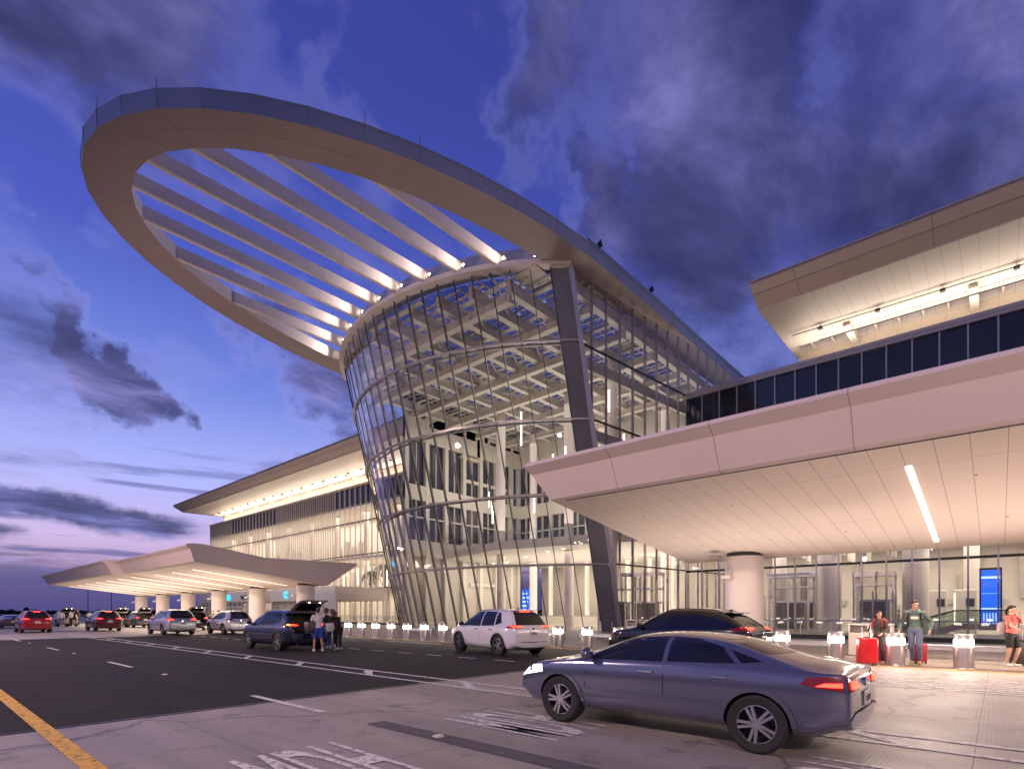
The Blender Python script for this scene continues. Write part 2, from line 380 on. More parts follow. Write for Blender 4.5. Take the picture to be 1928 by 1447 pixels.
M['ink'] = pm('sign_ink', (.06, .05, .05), .5)
M['rubber'] = pm('tyre_rubber', (.016, .016, .017), .75, bump=.3, bscale=40)
M['rim'] = pm('alloy_rim', (.52, .52, .54), .28, metal=.85, var=.05)
M['cglass'] = pm('tinted_car_glass', (.008, .009, .013), .04, var=.1, spec=.8)
M['redoff'] = pm('red_lens', (.20, .008, .01), .15, coat=.6)
M['redon'] = em('brake_light', (1, .03, .015), 7.0)
M['redglow'] = em('tail_light', (1, .035, .02), 3.2)
M['amber'] = em('indicator_light', (1, .38, .05), 6.0)
M['headon'] = em('headlight_on', (.9, .95, 1.0), 5.0)
M['plate'] = pm('number_plate', (.62, .62, .58), .5)
M['chrome'] = pm('chrome_trim', (.7, .7, .72), .12, metal=1, var=.02)
M['skin'] = pm('skin', (.58, .33, .23), .5, var=.06, scale=12)
M['tan'] = pm('tanned_skin', (.42, .23, .15), .5, var=.06, scale=12)
M['leaf'] = pm('palm_leaf', (.05, .09, .03), .5, var=.4)
M['trunk'] = pm('palm_trunk', (.14, .10, .07), .8, var=.3, scale=12, bump=.6, bscale=20)
M['wood'] = pm('far_wood', (.018, .022, .018), .9, var=.4, scale=.2)
M['pole'] = pm('galvanised_pole', (.30, .30, .33), .5, metal=.6)
# ------------------------------------------------------------------ ground, road and markings
def sheet(name, x0, x1, y0, y1, z, mat, kind='structure'):
    m = MB(); m.quad((x0,y0,z),(x1,y0,z),(x1,y1,z),(x0,y1,z)); o = m.build(name, mat); o['kind'] = kind; return o
sheet('ground', -3000, 3000, -3000, 3000, -.03, M['grass'])
sheet('road', -41.5, -9.35, -14, 19.3, 0, M['asphalt'])
sheet('road', -9.35, 60, -14, 19.3, 0.0, M['concrete'])
sheet('road', -240, -41.5, -14, 19.3, 0.0, M['concrete'])
sheet('pavement', -240, 60, 19.3, 75, .004, M['pave'])
def flat(polys, name, mat, z=.008):
    m = MB()
    for p in polys: m.add([(x, y, z) for x, y in p], [tuple(range(len(p)))])
    o = m.build(name, mat); o['kind'] = 'structure'; return o
def rect(x0, x1, y0, y1): return [(x0,y0),(x1,y0),(x1,y1),(x0,y1)]
flat([rect(-160, 40, 1.21, 1.39)], 'road_marking', M['yellow_line'])
flat([rect(-160, 40, 18.82, 18.98)], 'road_marking', M['yellow_line'])
dbl = [rect(-160, 40, 7.68, 7.80), rect(-160, 40, 8.32, 8.44)]
for k in range(-38, 10):
    x = -0.9 + 3.65*k
    dbl.append([(x, 7.8), (x+.32, 7.8), (x-.45, 8.32), (x-.77, 8.32)])
flat(dbl, 'road_marking', M['white_line'])
dash = []
for k in range(-13, 4): dash.append(rect(-10.35+10.4*k, -7.8+10.4*k, 4.33, 4.45))
for k in range(-48, 2): dash.append(rect(-10.5+1.72*k, -9.65+1.72*k, 12.83, 12.95))
dash.append([(-24.8,17.5),(-20.2,17.5),(-20.2,17.62),(-24.8,17.62)]); dash.append([(-6.3,16.9),(-5.5,16.4),(-4.3,16.5),(-4.4,16.7)])
flat(dash, 'road_marking', M['white_line'])
def ftext(s, mat, name, h=1.0, ext=.0, parent=None, loc=(0,0,0), rot=(0,0,0), sx=1.0, align='CENTER', bold=0.0):
    c = bpy.data.curves.new(name, 'FONT'); c.body = s; c.size = h; c.extrude = ext; c.offset = bold; c.align_x = align; c.resolution_u = 4
    t = bpy.data.objects.new(name, c); COL.objects.link(t); bpy.context.view_layer.update()
    me = bpy.data.meshes.new_from_object(t.evaluated_get(bpy.context.evaluated_depsgraph_get())); bpy.data.objects.remove(t)
    me.materials.clear(); me.materials.append(mat)
    for v in me.vertices: v.co.x *= sx
    o = bpy.data.objects.new(name, me); COL.objects.link(o); o.location = loc; o.rotation_euler = rot
    if parent is not None:
        o.parent = parent; o.location = Vector(loc)-Vector(parent.location)
    return o
for (x, y, h, sx, tx) in ((-3.95, 2.86, 2.9, .19, 'MDH'), (-4.0, 5.85, 2.9, .19, 'MDH'), (.5, 5.95, 2.9, .19, 'MDH')):
    o = ftext(tx, M['white_line'], 'road_lettering', h, 0, None, (x, y, .009), (0, 0, R(90)), sx, bold=.03); o['kind'] = 'structure'
bars = []
for j in range(9):
    yy = 13.8+j*.34
    x0 = -1.9 - .05*j
    for (a, b) in ([(0,.9),(1.1,2.4)], [(0.1,2.6)], [(0,.5),(.9,1.5),(1.9,2.6)])[j % 3]:
        bars.append(rect(x0+a, x0+b, yy, yy+.15))
flat(bars, 'road_lettering', M['white_line'], .009)
flat([rect(-6.55, 1.2, 4.33, 4.62)], 'road_marking', M['dark_patch'], .007)
# strip of tactile domes between the bollards
flat([rect(-45, 14, 19.02, 19.75)], 'tactile_paving', M['dome'], .008)
seams = [rect(-9.47, -9.39, -14, 18.7), rect(-41.6, -41.5, -14, 18.7)]
flat(seams, 'road_joint', M['joint'], .006)

MK = []
for (x, y) in ((-5.2, 4.47), (-15.4, 4.4), (-25.8, 4.4), (-36.1, 4.4), (-5.9, 7.74), (-5.75, 8.3), (-12.2, 8.05), (-26.6, 8.05)):
    m = MB(); m.prism([(-.06, 0), (.06, 0), (.04, .022), (-.04, .022)], 'y', -.05, .05)
    if not MK:
        o = m.build('road_reflector', M['ipale'], None, sub=False); MK.append(o)
    else:
        o = MK[0].copy(); COL.objects.link(o)
    o.location = (x, y, .008)
    nm = {(-5.2,4.47):'white raised reflector on the dark strip nearest the camera', (-5.9,7.74):'raised reflector on the near line of the double white line beside the moving sedan',
          (-5.75,8.3):'raised reflector on the far line of the double white line beside the moving sedan'}.get((x,y),
          'small white raised reflector, %s' % {-15.4:'nearest the concrete', -25.8:'second from the concrete', -36.1:'farthest left between the lane dashes', -12.2:'inside the double line near the concrete', -26.6:'inside the double line beside the dark hatchback SUV'}.get(x, 'far'))
    tag(o, nm, 'road reflector', 'raised reflectors in the road')

# ------------------------------------------------------------------ rotunda (leaning glass front, open halo roof)
XC, RR = -37.5, 20.8
TH = math.asin(14.5/20.8); ZT = 26.3; NB = 22
def AP(t, z, dr=0.0):
    return (XC+(RR+dr)*math.sin(t), 47.1+.262*(ZT-z)-(RR+dr)*math.cos(t), z)
RZ = [0.0, 5.35, 10.7, 16.1, 21.5, ZT]
rot = thing('glass_rotunda', 'tall leaning glass rotunda of the airport terminal with rows of inclined panes', 'building', (-37.5, 40, 0))
ths = [-TH+2*TH*i/NB for i in range(NB+1)]
rg = random.Random(3)
for i in range(NB):
    m = MB()
    dark = i == NB-1
    for k in range(5):
        j = [rg.uniform(-.012, .012) for _ in range(4)]
        m.quad(AP(ths[i]+.0012, RZ[k], j[0]), AP(ths[i+1]-.0012, RZ[k], j[1]), AP(ths[i+1]-.0012, RZ[k+1], j[2]), AP(ths[i]+.0012, RZ[k+1], j[3]))
    m.build('spandrel_panel' if dark else 'glass_panel', M['spandrel'] if dark else M['glass'], rot)
for i, t in enumerate(ths):
    m = MB(); last = i == NB
    if last: m.beam(AP(t, 0, .05), AP(t, ZT+.1, .05), .34, .42, up=(math.sin(t), -math.cos(t), 0), mi=1)
    else:
        m.beam(AP(t, 0, .02), AP(t, ZT, .02), .05, .04, up=(math.sin(t), -math.cos(t), 0), mi=0)
        m.beam(AP(t, 0, -.13), AP(t, ZT, -.13), .06, .18, up=(math.sin(t), -math.cos(t), 0), mi=2)
    m.build('mullion', [M['joint'], M['silver'], M['fin']], rot)
for z in RZ[1:5]:
    m = MB(); n = 88
    pts = [(-TH+2*TH*i/n) for i in range(n+1)]
    vs = []; fs = []
    for i, t in enumerate(pts):
        vs += [AP(t, z-.07, .02), AP(t, z-.07, .2), AP(t, z+.07, .2), AP(t, z+.07, .02)]
    for i in range(n):
        a = i*4; b = a+4
        for k in range(4): fs.append((a+k, a+(k+1)%4, b+(k+1)%4, b+k))
    fs += [(0,1,2,3), (n*4+3, n*4+2, n*4+1, n*4)]
    m.add(vs, fs); m.build('ring_rail', M['mull'], rot, smooth=40)
m = MB()   # inner rails
for z in (5.35, 10.7, 16.1, 21.5):
    for i in range(44):
        m.beam(AP(-TH+2*TH*i/44, z, -.5), AP(-TH+2*TH*(i+1)/44, z, -.5), .14, .14)
m.build('inner_rail', M['fin'], rot)
def WX(y): return -23+.108*(y-33)
def YZ(z): return AP(TH, z)[1]
# right hand side wall
ym = [33.0+1.72*i for i in range(16)]
zs = [0, 5.35, 10.7, 16.05, 21.35, ZT]
for i in range(15):
    y0, y1 = ym[i], ym[i+1]; m = MB()
    for k in range(5):
        z0, z1 = zs[k], zs[k+1]
        def zl(y): return max(z0, min(z1, ZT-(y-AP(TH, ZT)[1])/.262))
        a, b = zl(y0), zl(y1)
        if a >= z1-.01 and b >= z1-.01: continue
        m.quad((WX(y0), y0, a), (WX(y1), y1, b), (WX(y1), y1, z1), (WX(y0), y0, z1))
    if m.v: m.build('side_pane', M['glass2'], rot)
for y in ym[1:]:
    zb = max(0, ZT-(y-AP(TH, ZT)[1])/.262)
    m = MB(); m.box(WX(y)-.14, WX(y)+.06, y-.04, y+.04, zb, ZT); m.build('side_mullion', M['mull'], rot)
m = MB()
for z in zs[1:5]:
    m.beam((WX(YZ(z)), YZ(z), z), (WX(58.8), 58.8, z), .14, .12)
m.build('side_transom', M['joint'], rot)
m = MB()
for z in zs[2:5]: m.beam((WX(YZ(z))-.9, YZ(z)+.4, z-.75), (WX(58.8)-.9, 58.8, z-.75), .3, .85)
m.build('side_girder', M['ipale'], rot)
# halo roof
CX, CY = -36.7, 36.0
NS = 26
outer = [(CX+.1+15.25*math.cos(math.pi*i/NS), CY-29.35*math.sin(math.pi*i/NS)) for i in range(NS+1)]
inner = [(CX+12.75*math.cos(math.pi*i/NS), CY-27.0*math.sin(math.pi*i/NS)) for i in range(NS+1)]
outer = [(CX+15.6, 64), (CX+15.5, 55), (CX+15.45, 45)]+outer+[(CX-15.45, 45), (CX-15.5, 55), (CX-15.6, 64)]
inner = [(CX+13.4, 64), (CX+13.1, 55), (CX+12.9, 45)]+inner+[(CX-12.9, 45), (CX-13.1, 55), (CX-13.4, 64)]
halo = thing('halo_roof', 'elliptical open ring roof projecting over the road from the glass rotunda', 'roof', (CX, CY, 26.5))
n = len(outer); ms = MB(); mf = MB(); mi_ = MB(); mt = MB()
for i in range(n-1):
    (ax, ay), (bx, by) = outer[i], outer[i+1]; (cx_, cy_), (dx, dy) = inner[i], inner[i+1]
    zb = 26.5; zt = 27.5
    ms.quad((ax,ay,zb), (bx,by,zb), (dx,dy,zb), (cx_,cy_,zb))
    def o2(x, y): return (CX+(x-CX)*1.002, CY+(y-CY)*(1.001 if y < CY else 1))
    e, f = o2(ax,ay), o2(bx,by)
    mf.quad((ax,ay,zb), (bx,by,zb), (f[0],f[1],zt-.1), (e[0],e[1],zt-.1)); mf.quad((e[0],e[1],zt-.1), (f[0],f[1],zt-.1), (f[0],f[1],zt), (e[0],e[1],zt))
    if ay < 34 or by < 34: mi_.quad((cx_,cy_,zb), (dx,dy,zb), (dx,dy,zt), (cx_,cy_,zt))
    mt.quad((e[0],e[1],zt), (f[0],f[1],zt), (dx,dy,zt), (cx_,cy_,zt))
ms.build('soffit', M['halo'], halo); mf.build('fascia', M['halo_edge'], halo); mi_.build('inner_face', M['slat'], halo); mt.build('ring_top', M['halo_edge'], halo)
m = MB()  # panel joints on the soffit and fascia
for i in range(n):
    (ax, ay), (cx_, cy_) = outer[i], inner[i]
    m.beam((ax,ay,26.495), (cx_,cy_,26.495), .022, .012)
    m.beam((CX+(ax-CX)*1.001, ay, 26.5), (CX+(ax-CX)*1.003, CY+(ay-CY)*(1.0015 if ay < CY else 1), 27.5), .03, .03)
for i in range(n-1):
    a = outer[i]; b = outer[i+1]; c = inner[i]; d = inner[i+1]
    m.beam(((a[0]+c[0])/2, (a[1]+c[1])/2, 26.495), ((b[0]+d[0])/2, (b[1]+d[1])/2, 26.495), .02, .012)
for i in range(n-1):
    a = outer[i]; b = outer[i+1]; m.beam((CX+(a[0]-CX)*1.003, a[1], 27.38), (CX+(b[0]-CX)*1.003, b[1], 27.38), .03, .03)
m.build('panel_joint', M['fin'], halo)
for (i, h) in ((5, .55), (9, .55), (13, .55), (15, .55), (19, .5), (8, .55), (2, .5)):
    x, y = outer[i]; m = MB(); m.cyl((x, y, 27.5), (x, y, 27.6+h), .025, .012, 6); m.build('lightning_rod', M['pole'], halo)
m = MB(); hr = [o for o in outer[:5]]
for i in range(len(hr)-1):
    a, b = hr[i], hr[i+1]
    m.beam((a[0]-.3, a[1], 28.05), (b[0]-.3, b[1], 28.05), .05, .05)
    m.quad((a[0]-.28, a[1], 27.6), (b[0]-.28, b[1], 27.6), (b[0]-.28, b[1], 28.0), (a[0]-.28, a[1], 28.0))
m.build('edge_rail', M['halo_edge'], halo)
for x, y in ((-21.3, 33.5), (-21.15, 41)):
    m = MB(); m.rbox(x-.12, x+.12, y-.12, y+.12, 27.7, 28.0, .05); m.cyl((x-.2, y, 27.95), (x+.15, y-.2, 28.0), .09, .07, 10); m.build('roof_camera', M['black'], halo)
# slats
SX = [-36.7+2.74*(k-3.5) for k in range(8)]
for x in SX:
    u = (x-CX)/12.75
    y0 = CY-27.0*math.sqrt(max(0, 1-u*u))-.1
    t = math.asin((x-XC)/(RR-.2)); y1 = 47.1-(RR-.2)*math.cos(t)
    m = MB(); w = .16
    # slightly chamfered box: pale sides, darker underside reveal
    m.prism([(x-w, 26.62), (x-w+.05, 26.56), (x+w-.05, 26.56), (x+w, 26.62), (x+w, 27.42), (x-w, 27.42)], 'y', y0, y1)
    for yy in [y0+6.1*q for q in range(1, 4) if y0+6.1*q < y1-1]: m.box(x-w-.004, x+w+.004, yy-.01, yy+.01, 26.555, 27.425, 1)
    m.build('slat', [M['slat'], M['fin']], halo)
# cornice above the glass
def arcband(m, r0, r1, z0, z1, nseg=66, t0=-TH, t1=TH, mi=0):
    vs = []; fs = []
    for i in range(nseg+1):
        t = t0+(t1-t0)*i/nseg
        for r, z in ((r0, z0), (r1, z0), (r1, z1), (r0, z1)):
            vs.append((XC+r*math.sin(t), 47.1-r*math.cos(t), z))
    for i in range(nseg):
        a = i*4; b = a+4
        for k in range(4): fs.append((a+k, a+(k+1)%4, b+(k+1)%4, b+k))
    fs += [(0,1,2,3), (nseg*4+3, nseg*4+2, nseg*4+1, nseg*4)]
    m.add(vs, fs, mi)
m = MB(); arcband(m, RR-.3, RR+.45, ZT+.02, ZT+.22); arcband(m, RR-.3, RR+.28, ZT+.22, ZT+.5)
m.build('cornice', M['slat'], rot, smooth=40)
m = MB(); arcband(m, RR-1.5, RR-.45, ZT+.5, ZT+1.75); m.build('roof_drum', M['halo_edge'], rot, smooth=40)
# cornice flood lights, two between each pair of slats
k = 0
for q in range(9):
    xm = -36.7+2.74*(q-4)
    for dx in (-.95, .95):
        x = xm+dx; t = math.asin(max(-.99, min(.99, (x-XC)/(RR+.1)))); y = 47.1-(RR+.1)*math.cos(t)
        if not (XC-14.4 < x < XC+14.2): continue
        m = MB(); m.box(x-.09, x+.09, y-.04, y+.1, ZT+.5, ZT+.62); m.cyl((x, y+.06, ZT+.74), (x, y-.12, ZT+.78), .11, .13, 10)
        f = m.build('flood_light', M['pole'], rot)
        m = MB(); m.ell((x, y-.14, ZT+.78), (.10, .035, .10), n=10); m.build('lens', M['spotlens'], f)
    t = math.asin((xm-XC)/(RR+.1)); y = 47.1-(RR+.1)*math.cos(t)
    if -TH < t < TH:
        light('SPOT', 'cornice_flood', (xm, y-.05, ZT+.85), 620, (1, .80, .66), .08, rot=aim((0, -1, -.01)), spot=125, blend=1)
# rotunda roof: beams, purlins, skylight panes
for x in SX+[-22.9-.6, -51.2]:
    m = MB(); t = math.asin((x-XC)/RR) if abs(x-XC) < 14.5 else TH
    y0 = 47.1-(RR-.9)*math.cos(t)+.2
    m.box(x-.16, x+.16, y0, 60, 25.15, 26.1); m.box(x-.28, x+.28, y0, 60, 25.09, 25.17); m.build('roof_beam', M['ipale'], rot)
for j, y in enumerate((30.2, 35.4, 40.6, 45.8, 51.0, 56.2)):
    h = math.sqrt(max(0, (RR-.9)**2-(47.1-y)**2)) if y < 47.1-RR*math.cos(TH) else 14.2
    h = min(h, 14.1)
    m = MB(); m.box(XC-h, XC+h, y-.15, y+.15, 24.5, 25.08); m.box(XC-h, XC+h, y-.3, y+.3, 24.42, 24.5); m.build('roof_girder', M['ipale'], rot)
m = MB()
for j in range(38):
    y = 27.6+.86*j
    h = 13.9 if y > 33.5 else math.sqrt(max(0, (RR-1)**2-(47.1-y)**2))
    if j % 3 == 0: m.box(XC-h, XC+h, y-.22, y+.22, 26.0, 26.12)
    else: m.box(XC-h, XC+h, y-.05, y+.05, 25.95, 26.1)
for x in [SX[0]-2.74/3*q for q in range(-24, 5)]:
    m.box(x-.05, x+.05, 33 if abs(x-XC) > 11 else 28.5, 60, 26.12, 26.2)
for a in range(7):
    x = SX[a]+1.37
    for yb in (31, 38.5, 46, 53.5):
        m.tube([(x-1.2, yb-2, 25.5), (x+1.2, yb+2, 25.5)], .05, 6); m.tube([(x+1.2, yb-2, 25.5), (x-1.2, yb+2, 25.5)], .05, 6)
m.build('purlins', M['ipale'], rot)
m = MB()
for a in range(9):
    for b in range(9):
        if (a*3+b*5) % 4 == 0:
            x = -36.7+2.74*(a-4); y = 31.5+3.3*b
            if abs(x-XC) < 12.5: m.box(x-1.1, x+1.1, y-1.3, y+1.3, 26.22, 26.3)
m.build('roof_deck', M['ipale'], rot)
pl = [(XC+(RR-1.0)*math.sin(-TH+2*TH*i/30), 47.1-(RR-1.0)*math.cos(-TH+2*TH*i/30), 26.36) for i in range(31)]+[(-23.6, 60, 26.36), (-51.4, 60, 26.36)]
m = MB(); m.add(pl, [tuple(range(len(pl)))]); m.build('skylight', M['skyl'], rot)
# interior
m = MB(); m.add([(x, y, .02) for x, y in [(XC+(RR-.7)*math.sin(-TH+2*TH*i/30), 54-(RR-.7)*math.cos(-TH+2*TH*i/30)) for i in range(31)]]+[(-22.4, 66, .02), (-52, 66, .02)], [tuple(range(33))]); m.build('floor', M['ifloor'], rot)
m = MB()   # framed back wall with openings
X0, X1, YB = -52.5, -21.2, 60.0
for z0, z1 in ((0, 1.0), (8.3, 10.2), (15.0, 16.8), (22.4, 26.2)): m.box(X0, X1, YB, YB+.5, z0, z1)
x = X0
while x < X1:
    m.box(x, x+.35, YB-.06, YB+.44, 1.0, 8.3); m.box(x, x+.5, YB-.06, YB+.44, 10.2, 15); m.box(x, x+.5, YB-.06, YB+.44, 16.8, 22.4); 
    m.box(x+1.7, x+1.8, YB-.02, YB+.4, 10.2, 15); m.box(x+1.7, x+1.8, YB-.02, YB+.4, 16.8, 22.4)
    x += 3.0
m.box(X0, X1, YB, YB+.3, 12.9, 13.05); m.build('back_wall', M['ipale'], rot)
m = MB(); m.box(X0, X1, YB+.55, YB+.7, 8.3, 22.4); m.build('dark_window', M['backpane'], rot)
m = MB()   # framed wall on the left, towards the far wing
for z0, z1 in ((0, .4), (8.3, 10.2), (15.0, 16.8), (22.2, 26.2)): m.box(-52.4, -52.0, 39.6, YB, z0, z1)
y = 39.6
while y < YB:
    m.box(-52.45, -51.95, y, y+.55, .4, 26); m.box(-52.3, -52.1, y+1.7, y+1.8, 8.3, 22.4); y += 3.1
m.box(-52.3, -52.1, 39.6, YB, 12.9, 13.05); m.build('left_wall', M['ipale'], rot)
m = MB(); m.box(-52.75, -52.6, 40, YB, 9.2, 26.2); m.build('dark_window', M['backpane'], rot)
m = MB(); m.box(-52.9, -52.5, 40, YB, .2, 8.3); m.build('side_panel', M['iwall'], rot)
m = MB(); m.box(X0, X1, 66, 66.4, 0, 8.3); m.build('lobby_wall', M['iwall'], rot)
m = MB(); m.add([(-52.5, 46.0, 8.2), (-40, 42.6, 8.2), (-30, 44.5, 8.2), (-21.8, 47, 8.2), (-21.5, 66, 8.2), (-52.5, 66, 8.2)], [tuple(range(6))])
m.add([(-52.5, 46.0, 9.1), (-40, 42.6, 9.1), (-30, 44.5, 9.1), (-21.8, 47, 9.1), (-21.5, 66, 9.1), (-52.5, 66, 9.1)], [tuple(range(6))])
for a, b in (((-52.5, 46), (-40, 42.6)), ((-40, 42.6), (-30, 44.5)), ((-30, 44.5), (-21.8, 47))): m.quad((*a, 8.2), (*b, 8.2), (*b, 9.1), (*a, 9.1))
m.build('mezzanine', M['ipale'], rot)
m = MB()
for a, b in (((-52.5, 46), (-40, 42.6)), ((-40, 42.6), (-30, 44.5)), ((-30, 44.5), (-21.8, 47))): m.quad((*a, 9.1), (*b, 9.1), (*b, 10.2), (*a, 10.2))
m.build('balustrade', M['rail_glass'], rot)
for (x, y) in ((-27.0, 44.5), (-34.5, 48.0), (-43.5, 47.0), (-27.5, 56.5), (-36, 57), (-46, 56)):
    m = MB(); m.cyl((x, y, 0), (x, y, 25), .5, .5, 28); m.build('column', M['column'], rot, smooth=40)
# glass lift shaft
def lift(cx_, cy_, h, parent, w=1.5):
    m = MB()
    for sx_ in (-1, 0, 1):
        for sy in (-1, 1): m.box(cx_+sx_*w-.07, cx_+sx_*w+.07, cy_+sy*w*.6-.07, cy_+sy*w*.6+.07, 0, h)
    z = 2.4
    while z < h: 
        for sy in (-1, 1): m.box(cx_-w, cx_+w, cy_+sy*w*.6-.06, cy_+sy*w*.6+.06, z, z+.16)
        z += 1.25
    m.box(cx_-w-.1, cx_+w+.1, cy_-w*.6-.1, cy_+w*.6+.1, h, h+.35)
    o = m.build('lift_shaft', M['silver'], parent)
    m2 = MB(); m2.box(cx_-w*.75, cx_+w*.75, cy_-w*.4, cy_+w*.4, .1, 2.5); m2.build('lift_car', M['fin'], o)
    m3 = MB(); m3.box(cx_-w, cx_+w, cy_-w*.62, cy_-w*.61, 0, h); m3.build('shaft_glass', M['glass2'], o)
lift(-27.6, 46.3, 4.9, rot); lift(-24.6, 46.9, 4.9, rot, 1.2)
# pendant light tubes
pt = None; PEN = []
for (x, y, z, h) in ((-27.8, 42, 15.1, 2.6), (-29.6, 45, 16.4, 1.8), (-31.3, 41, 14.2, 2.2), (-25.2, 43.5, 15.4, 2.2), (-26.3, 47, 13.0, 2.0), (-33.5, 46, 17.2, 1.5),
                     (-36.1, 42, 18.4, 3.4), (-38.5, 47, 12.6, 1.6), (-42.0, 44, 11.4, 1.5), (-40.2, 42, 12.2, 1.5), (-44.5, 46, 13.8, 1.8), (-30.4, 49, 20.0, 1.5), (-24.6, 40, 18.5, 1.8)):
    m = MB(); m.cyl((0, 0, 0), (0, 0, h), .085, .085, 10)
    m.cyl((0, 0, h), (0, 0, 24.4-z), .012, .012, 5, 1)
    if pt is None: pt = m.build('pendant_light', [M['pendant'], M['pole']], sub=False); o = pt
    else:
        o = m.build('pendant_light', [M['pendant'], M['pole']], sub=False)
    o.location = (x, y, z)
    PEN.append(o); tag(o, 'x', 'pendant light', 'tube lights hanging inside the rotunda')
PEN.sort(key=lambda o: (.7475*o.location.x+.6646*o.location.y)/(-.6643*o.location.x+.7472*o.location.y))
for o, wq in zip(PEN, ('leftmost', 'second from the left', 'third from the left', 'fourth from the left', 'fifth from the left', 'sixth from the left', 'middle one', 'sixth from the right', 'fifth from the right', 'fourth from the right', 'third from the right', 'second from the right', 'rightmost')):
    o['label'] = 'glowing vertical tube light inside the glass rotunda, '+wq
# rotunda light
light('AREA', 'hall_light', (-37, 46, 23.8), 1700, (1, .90, .82), 24, 22, (0, 0, 0))
light('AREA', 'hall_uplight', (-37, 49, 11.0), 1900, (1, .89, .81), 24, 14, (R(180), 0, 0))
light('AREA', 'lobby_light', (-37, 54.5, 8.1), 2300, (1, .88, .76), 28, 16, (0, 0, 0))
light('AREA', 'lobby_uplight', (-36, 55, 1.2), 1700, (1, .88, .78), 26, 14, (R(180), 0, 0))

# ------------------------------------------------------------------ right hand terminal block
YF = 48.0
tr = thing('terminal_wing', 'long glazed terminal wing with dark window band right of the rotunda', 'building', (0, YF, 0))
xs = [-21.35+1.525*i for i in range(26)]
for i in range(25):
    m = MB(); m.quad((xs[i]+.03, YF, 0), (xs[i+1]-.03, YF, 0), (xs[i+1]-.03, YF, 5.25), (xs[i]+.03, YF, 5.25)); m.quad((xs[i]+.03, YF, 5.25), (xs[i+1]-.03, YF, 5.25), (xs[i+1]-.03, YF, 17.2), (xs[i]+.03, YF, 17.2))
    m.build('glass_panel', M['glass2'], tr)
    m = MB(); m.box(xs[i]+.04, xs[i+1]-.04, YF+.02, YF+.1, 17.3, 20.95); m.build('window', M['darkpane'], tr)
for x in xs:
    m = MB(); m.box(x-.05, x+.05, YF-.16, YF+.1, 0, 17.2); m.box(x-.045, x+.045, YF-.12, YF+.1, 17.2, 20.95); m.build('mullion', M['mull'], tr)
m = MB(); m.box(-21.4, 17, YF-.08, YF+.08, 5.15, 5.33); m.box(-21.4, 17, YF-.06, YF+.1, 10.6, 10.75); m.build('transom', M['joint'], tr)
m = MB(); m.box(-21.6, 17, YF-.2, YF+6, 20.95, 21.35); m.box(-21.6, 17, YF-.26, YF+.1, 21.2, 21.45); m.box(-21.5, 17, YF-.1, YF+.12, 17.1, 17.3); m.build('parapet', M['mull'], tr)
m = MB(); m.box(-13.3, 17, 53.5, 54, 21.3, 24.5); m.build('upper_wall', M['cream'], tr)
m = MB(); m.box(-13.6, 17, YF+.2, 53.4, 17.0, 17.4); m.build('upper_slab', M['idark'], tr)
def wing_roof(parent, x0, x1):
    m = MB()
    sec = [(41.35, 25.45), (41.2, 25.25), (41.9, 24.75), (43.0, 24.28), (43.0, 24.2), (51.2, 24.25), (51.2, 24.8), (51.2, 26.2), (46, 26.1)]
    m.prism(sec[3:], 'x', x0, x1); m.build('soffit', M['wing'], parent)
    m = MB(); m.prism([(41.35, 25.45), (41.2, 25.25), (41.85, 24.85), (41.95, 24.85), (43.03, 24.3), (43.0, 26.05), (46, 26.13)], 'x', x0-.01, x1+.01); m.build('fascia', M['wing_edge'], parent)
    m = MB(); m.beam((x0, 41.26, 25.5), (x1, 41.26, 25.5), .2, .08); m.beam((x0, 41.83, 24.84), (x1, 41.83, 24.84), .05, .03); m.build('drip_edge', M['fin'], parent)
    m = MB(); x = x0
    m.box(x0, x0+.5, 51.2, 53.5, 24.28, 26.0)
    x = x0+4.6
    while x < x1: m.box(x-.25, x+.25, 49.4, 53.5, 23.95, 24.75); x += 7.6
    x = x0+1.6
    while x < x1: m.box(x-.06, x+.06, 51.2, 53.0, 24.45, 24.95); x += 1.52
    m.box(x0, x1, 52.9, 53.5, 24.5, 25.2); m.build('bracket', M['wing'], parent)
    m = MB(); m.box(x0, x1, 54, 60, 24.4, 24.8); m.build('roof_slab', M['wing_edge'], parent)
    m = MB(); m.tube([(x0+1, 48.4, 24.02), (x1, 48.4, 24.02)], .035, 6); m.tube([(x0+2.5, 50.4, 23.9), (x1, 50.4, 23.9)], .05, 6)
    x = x0+3
    while x < x1: m.rbox(x-.16, x+.16, 48.25, 48.6, 23.86, 24.05, .03); m.cyl((x, 48.4, 24.0), (x, 48.4, 24.25), .02, .02, 5); x += 3.8
    m.build('light_track', M['ink'], parent)
wing_roof(tr, -13.5, 17)
light('AREA', 'cove_light', (2, 50.6, 21.9), 1150, (1, .84, .70), 29, .5, aim((0, -.30, 1)))
